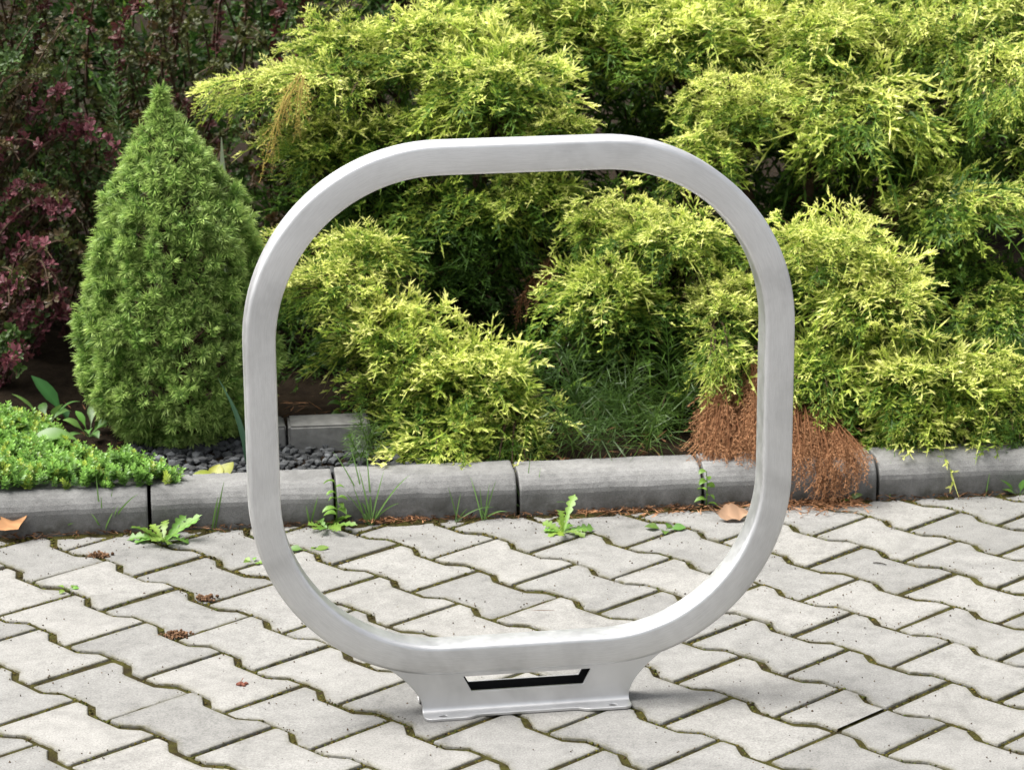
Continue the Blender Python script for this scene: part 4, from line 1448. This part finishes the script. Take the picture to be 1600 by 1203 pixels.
SH = [shoot(r) for _ in range(6)]
gc_lo, gc_hi = np.array([.04, .12, .02]), np.array([.27, .48, .09])
nc = 13000
s_ = r.uniform(-0.75, 0.10, nc); n_ = r.uniform(0.04, 0.42, nc)
lim = np.interp(n_, [.045, .1, .16, .25, .42], [.05, .055, -.03, -.12, -.20]) + 0.03 * (vnoise(n_, n_ * 0 + .5, .03, 55) - .5)
k = s_ < lim; s_, n_, lim = s_[k][:3900], n_[k][:3900], lim[k][:3900]; nc = len(s_)
edge = np.clip(np.minimum((lim - s_) / .07, (n_ - .025) / .05), 0, 1)
hgt = 0.012 + 0.036 * edge ** .7 * (0.5 + .8 * vnoise(s_, n_, .055, 56)) + 0.06 * np.clip((n_ - .18) / .25, 0, 1) * vnoise(s_, n_, .09, 57)
z0 = np.where(n_ < .105, .078, .062 + .03 * (n_ - .1))
P = KJ + s_[:, None] * KT + n_[:, None] * KN + (z0 + hgt - .022 - r.uniform(0, .012, nc))[:, None] * Z
U = nrm(Z + np.stack([r.normal(0, .35, nc), r.normal(-.25, .35, nc), np.zeros(nc)], 1))
g = r.normal(0, .12, nc); bb = r.uniform(.8, 1.15, nc)[:, None] * np.where(r.random(nc)[:, None] < .14, np.array([1.5, 1.05, .8]), np.ones(3))
fol.batch(SH, r.integers(6, size=nc), P, frames(np.cross(U, r.normal(0, 1, (nc, 3))), U) * r.uniform(.7, 1.6, nc)[:, None, None],
          lambda TT, m_: (gc_lo + (gc_hi - gc_lo) * np.clip(TT + g[m_][:, None], 0, 1)[..., None]) * bb[m_][:, None, :])
V, F, C = fol.get()
tag(obj('stonecrop_mat', make_mesh('stonecrop_mat', V, F, M_LEAF, C)), 'bright green low stonecrop mat spreading over the kerb at left', 'ground cover', kind='stuff')

# ------------------------------------------------------------------ gravel, blocks, litter
r = np.random.default_rng(400)
bm = bmesh.new(); bmesh.ops.create_icosphere(bm, subdivisions=1, radius=1.0)
iv = np.array([v.co[:] for v in bm.verts]); bm.verts.index_update(); itri = np.array([[v.index for v in f.verts] for f in bm.faces]); bm.free()
fol = Geo()
for it in range(1250):
    s = r.uniform(-0.05, 0.62); n = r.uniform(0.085, 0.36)
    p = kerb_pt(s, n, 0.064 + .03 * max(n - .1, 0))
    sc = r.uniform(.005, .0115) * np.array([r.uniform(.8, 1.5), r.uniform(.7, 1.1), r.uniform(.5, .8)])
    W = iv * (1 + r.normal(0, .14, (len(iv), 1))) * sc
    a = r.uniform(0, 6.28); ca, sa = math.cos(a), math.sin(a)
    W = W @ np.array([[ca, -sa, 0], [sa, ca, 0], [0, 0, 1]]).T + p + Z * r.uniform(-.004, .009)
    g = r.choice([.045, .07, .10, .14, .22], p=[.3, .3, .22, .13, .05]) * np.array([.64, .67, .70])
    fol.add(W, itri, g)
V, F, C = fol.get()
tag(obj('gravel', make_mesh('gravel', V, F, M_GRAVEL, C)), 'dark grey gravel lying behind the kerb under the spruce', 'gravel', kind='stuff')

M_BLOCK = mat_plain('block_concrete', (0.17, 0.168, 0.16), .9, .3, 45)


def block(label, p, size, rot, seed):
    bm = bmesh.new(); bmesh.ops.create_cube(bm, size=1.0)
    bmesh.ops.scale(bm, vec=Vector(size), verts=bm.verts[:])
    bmesh.ops.bevel(bm, geom=bm.edges[:], offset=0.004, segments=2, affect='EDGES')
    rr_ = np.random.default_rng(seed)
    for v in bm.verts:
        v.co += Vector(rr_.normal(0, .0011, 3))
    me = bpy.data.meshes.new('concrete_block'); bm.to_mesh(me); bm.free(); me.materials.append(M_BLOCK)
    o = obj('concrete_block', me, None, p + Z * size[2] / 2); o.rotation_euler = (rr_.normal(0, .02), rr_.normal(0, .02), rot)
    return tag(o, label, 'block', 'loose concrete blocks behind the kerb')


kang = math.atan2(KT[1], KT[0])
p1 = on_bed(512, 705)
block('weathered grey concrete block on gravel seen just inside the left of the loop', p1 + np.array([0, .04, -.004]), (.155, .085, .056), kang, 1)
p2 = on_bed(415, 706)
block('second grey concrete block mostly hidden behind left leg of the loop', p2 + np.array([.004, .05, -.004]), (.06, .085, .050), kang + .05, 2)


def dry_leaf(label, p, ln, w, az, col, seed, lift=.3, rise=.0):
    r = np.random.default_rng(seed)
    root = empty('dry_leaf', p); tag(root, label, 'leaf', 'fallen dry leaves')
    d = np.array([math.cos(az), math.sin(az), rise]); s = unit(np.cross(d, Z))
    n = 9; t = np.linspace(-.5, .5, n)
    pts = p + d * (t * ln)[:, None] + Z * (.004 + lift * ln * (t * 1.6) ** 2)[:, None]
    V, F = blade(pts, w * W_PROF['oval'] * r.uniform(.8, 1.15, 9), np.array([0, -.6, .8]) + r.normal(0, .2, 3), .28)
    V = V + r.normal(0, .0012, V.shape)
    c = np.array(col) * r.uniform(.75, 1.2, (len(V), 1))
    part('leaf_blade', V, F, M_DRY, root, p, c, smooth=True)
    st = bez(pts[0], pts[0] - d * ln * .15 + Z * .01, pts[0] - d * ln * .3 + Z * .016, 5)
    tv, tf = tube(st, .0012, 4); part('leaf_stalk', tv, tf, M_DRY, root, p, np.tile(np.array(col) * .8, (len(tv), 1)))


dry_leaf('curled orange-tan dead leaf leaning against the kerb at the left edge', gnd(24, 838) + np.array([0, -.014, .030]), .065, .045, .75, (.36, .19, .09), 1, .15, .45)
dry_leaf('flat tan dead leaf at kerb foot behind the loop right side', gnd(1146, 812) + Z * .006, .062, .042, .1, (.30, .19, .12), 2, .1)


def clump(label, p, rad, col1, col2, seed, n=90):
    r = np.random.default_rng(seed)
    fol = Geo()
    for i in range(n):
        q = p + np.array([r.normal(0, rad * .5), r.normal(0, rad * .32), abs(r.normal(0, rad * .16))])
        W = iv * r.uniform(.0012, .0038) * r.uniform(.6, 1.4, 3) + q
        fol.add(W, itri, np.array(col1) + (np.array(col2) - np.array(col1)) * r.random())
    for i in range(n // 4):
        q = p + np.array([r.normal(0, rad * .6), r.normal(0, rad * .4), r.uniform(.001, rad * .3)])
        d = unit(np.array([r.normal(), r.normal(), r.normal(0, .3)])) * r.uniform(.004, .012)
        tv, tf = tube(np.array([q, q + d * .5, q + d]), .0006, 3); fol.add(tv, tf, np.array(col2))
    V, F, C = fol.get()
    o = obj('debris_clump', make_mesh('debris_clump', V - p, F, M_DRY, C), None, p)
    tag(o, label, 'debris', 'clumps of dry litter in the paving joints')


D1, D2 = (.07, .04, .022), (.22, .125, .07)
clump('brown litter clump in the joint nearest kerb at left', gnd(155, 869), .016, D1, D2, 1)
clump('brown litter clump in joint left of the loop, upper of two', gnd(320, 936), .014, D1, D2, 2)
clump('brown litter clump in joint left of the loop, lower of two', gnd(277, 993), .017, D1, D2, 3)
clump('small reddish crumb of bark lying on a paver left of the foot', gnd(377, 1070), .006, (.12, .04, .03), (.22, .09, .06), 4, 30)


def twig(label, a, b, rad, col, seed):
    m_ = (a + b) / 2
    pts = bez(a, m_ + np.array([.001, .002, .002]), b, 6) + Z * rad
    tv, tf = tube(pts, rad * np.array([.7, 1, 1, .9, .8, .5]), 5)
    o = obj('twig', make_mesh('twig', tv - m_, tf, M_DRY, np.tile(np.array(col), (len(tv), 1))), None, m_)
    tag(o, label, 'twig', 'twigs fallen on the pavers')


twig('short dark twig on a paver right of the loop', gnd(1364, 880), gnd(1385, 883), .0012, (.03, .025, .02), 1)
twig('thin pale brown twig on paver inside the bottom of the loop', gnd(826, 955), gnd(872, 955), .0007, (.16, .11, .08), 2)

# moss cushions swelling out of the joints
def in_paver(P, gap=0.0075):
    q = P - np.array([OX, OY, 0]); u = q @ UU; v = q @ VV
    ins = np.zeros(len(P), bool)
    c0 = np.floor(v / PITCH_P)
    for c in (c0, c0 + 1):
        du = ((u / L_P - np.where(c % 2, 0.5, 0.0)) % 1.0 - 0.5) * L_P
        hwid = PITCH_P / 2 + np.interp(np.abs(du), [0, FL, FL + TAP, L_P / 2], [-DLT / 2, -DLT / 2, DLT / 2, DLT / 2]) - gap / 2
        ins |= (np.abs(v - c * PITCH_P) < hwid) & (np.abs(du) < L_P / 2 - gap / 2)
    return ins


r = np.random.default_rng(450)
fol = Geo()
OCT = np.array([(1, 0, 0), (-1, 0, 0), (0, 1, 0), (0, -1, 0), (0, 0, 1), (0, 0, -1.)])
OTRI = np.array([(0, 2, 4), (2, 1, 4), (1, 3, 4), (3, 0, 4), (2, 0, 5), (1, 2, 5), (3, 1, 5), (0, 3, 5)])
nq = 150000
Q = np.stack([r.uniform(-1.1, 1.1, nq), r.uniform(3.3, 4.76, nq), np.zeros(nq)], 1)
dkq = (Q - KJ) @ KN
dens = np.clip(vnoise(Q[:, 0], Q[:, 1], .11, 77) * 1.5 - .35 + np.exp(dkq / .10) * .6, .12, 1)
Q = Q[(~in_paver(Q)) & (dkq < -0.002) & (r.random(nq) < dens)][:11000]
nq = len(Q)
near = np.exp(((Q - KJ) @ KN) / .12)
rad = r.uniform(.0014, .0032, nq) * (1 + .5 * near)
Q[:, 2] = -.0034 + r.uniform(-.0015, .0022, nq) + .003 * near
W = OCT[None] * (rad[:, None] * r.uniform(.7, 1.3, (nq, 6)))[..., None] * np.array([1, 1, .7]) + Q[:, None]
mc = np.array([.066, .066, .014]) * r.uniform(.35, 1.5, (nq, 1)) * np.stack([r.uniform(.8, 1.35, nq), np.ones(nq), np.ones(nq)], 1)
fol.add(W.reshape(-1, 3), (OTRI[None] + (np.arange(nq) * 6)[:, None, None]).reshape(-1, 3), np.repeat(mc, 6, 0))
V, F, C = fol.get()
tag(obj('moss', make_mesh('moss', V, F, M_DRY, C)), 'olive moss cushions filling the joints between the pavers', 'moss', kind='stuff')

# fine crumbs of soil and bark strewn on the pavers
nq = 11000
Q = np.stack([r.uniform(-1.1, 1.1, nq), r.uniform(3.35, 4.74, nq), np.zeros(nq)], 1)
dkq = (Q - KJ) @ KN
pp_ = np.where(in_paver(Q, .03), .12, .75) * (.25 + 1.1 * vnoise(Q[:, 0], Q[:, 1], .16, 91) ** 2) + 1.6 * np.exp(dkq / .035)
Q = Q[(r.random(nq) < pp_) & (dkq < -.003)]; nq = len(Q)
rad = r.uniform(.0005, .0017, nq); Q[:, 2] = rad * .4 + .0006
W = OCT[None] * (rad[:, None, None] * r.uniform(.6, 1.5, (nq, 6, 1))) + Q[:, None]
mc = np.array([.060, .040, .024]) * r.uniform(.4, 2.2, (nq, 1))
tag(obj('crumbs', make_mesh('crumbs', W.reshape(-1, 3), (OTRI[None] + (np.arange(nq) * 6)[:, None, None]).reshape(-1, 3), M_DRY, np.repeat(mc, 6, 0))), 'fine dark crumbs of soil and bark strewn over the pavers', 'litter', kind='stuff')

# needle litter along the kerb foot
r = np.random.default_rng(500)
P0, P1, R, A, B, CC_ = [], [], [], [], [], []
zones = [((900, 1340), (0.002, 0.05), 420, (RUST * .7, RUST2)), ((1180, 1360), (0.0, 0.09), 500, (RUST, RUST2)), ((560, 660), (0.0, 0.02), 130, (RUST, RUST2)), ((0, 1600), (0.0, 0.026), 800, (RUST * .2, RUST2 * .4))]
for (xa, xb), (na, nb_), cnt, pal in zones:
    for i in range(cnt):
        px = r.uniform(xa, xb); s = np.dot(gnd(px, 800) - KJ, KT)
        p = kerb_pt(s, -r.uniform(na, nb_) * r.random() ** .6, .003 + r.uniform(0, .008))
        a = r.uniform(0, math.pi); d = np.array([math.cos(a), math.sin(a), r.normal(0, .25)]) * r.uniform(.004, .014)
        P0.append(p - d); P1.append(p + d); R.append(r.uniform(.0006, .0013)); A.append(0); B.append(1)
        CC_.append(pal[0] + (pal[1] - pal[0]) * r.random())
for i in range(2600):                     # and on the soil under the shrubs
    s = r.uniform(-.6, 2.2); n = .10 + .45 * r.random() ** 1.3
    if -.05 < s < .6 and n < .36: continue
    p = kerb_pt(s, n, .062 + .0625 * max(n - .1, 0) + r.uniform(0, .012))
    a = r.uniform(0, math.pi); d = np.array([math.cos(a), math.sin(a), r.normal(0, .35)]) * r.uniform(.006, .018)
    P0.append(p - d); P1.append(p + d); R.append(r.uniform(.0007, .0016)); A.append(0); B.append(1)
    CC_.append((RUST * .3 + (RUST2 * .6 - RUST * .3) * r.random()))
V, F, T = segs_to_geo(P0, P1, R, A, B)
tag(obj('needle_litter', make_mesh('needle_litter', V, F, M_DRY, np.repeat(np.array(CC_), 4, 0))), 'fallen brown juniper needles along the foot of the kerb', 'litter', kind='stuff')

print('pavers', npav, 'outer', len(far_pavers), 'tris', sum(len(o.data.polygons) for o in scene.objects if o.type == 'MESH'))
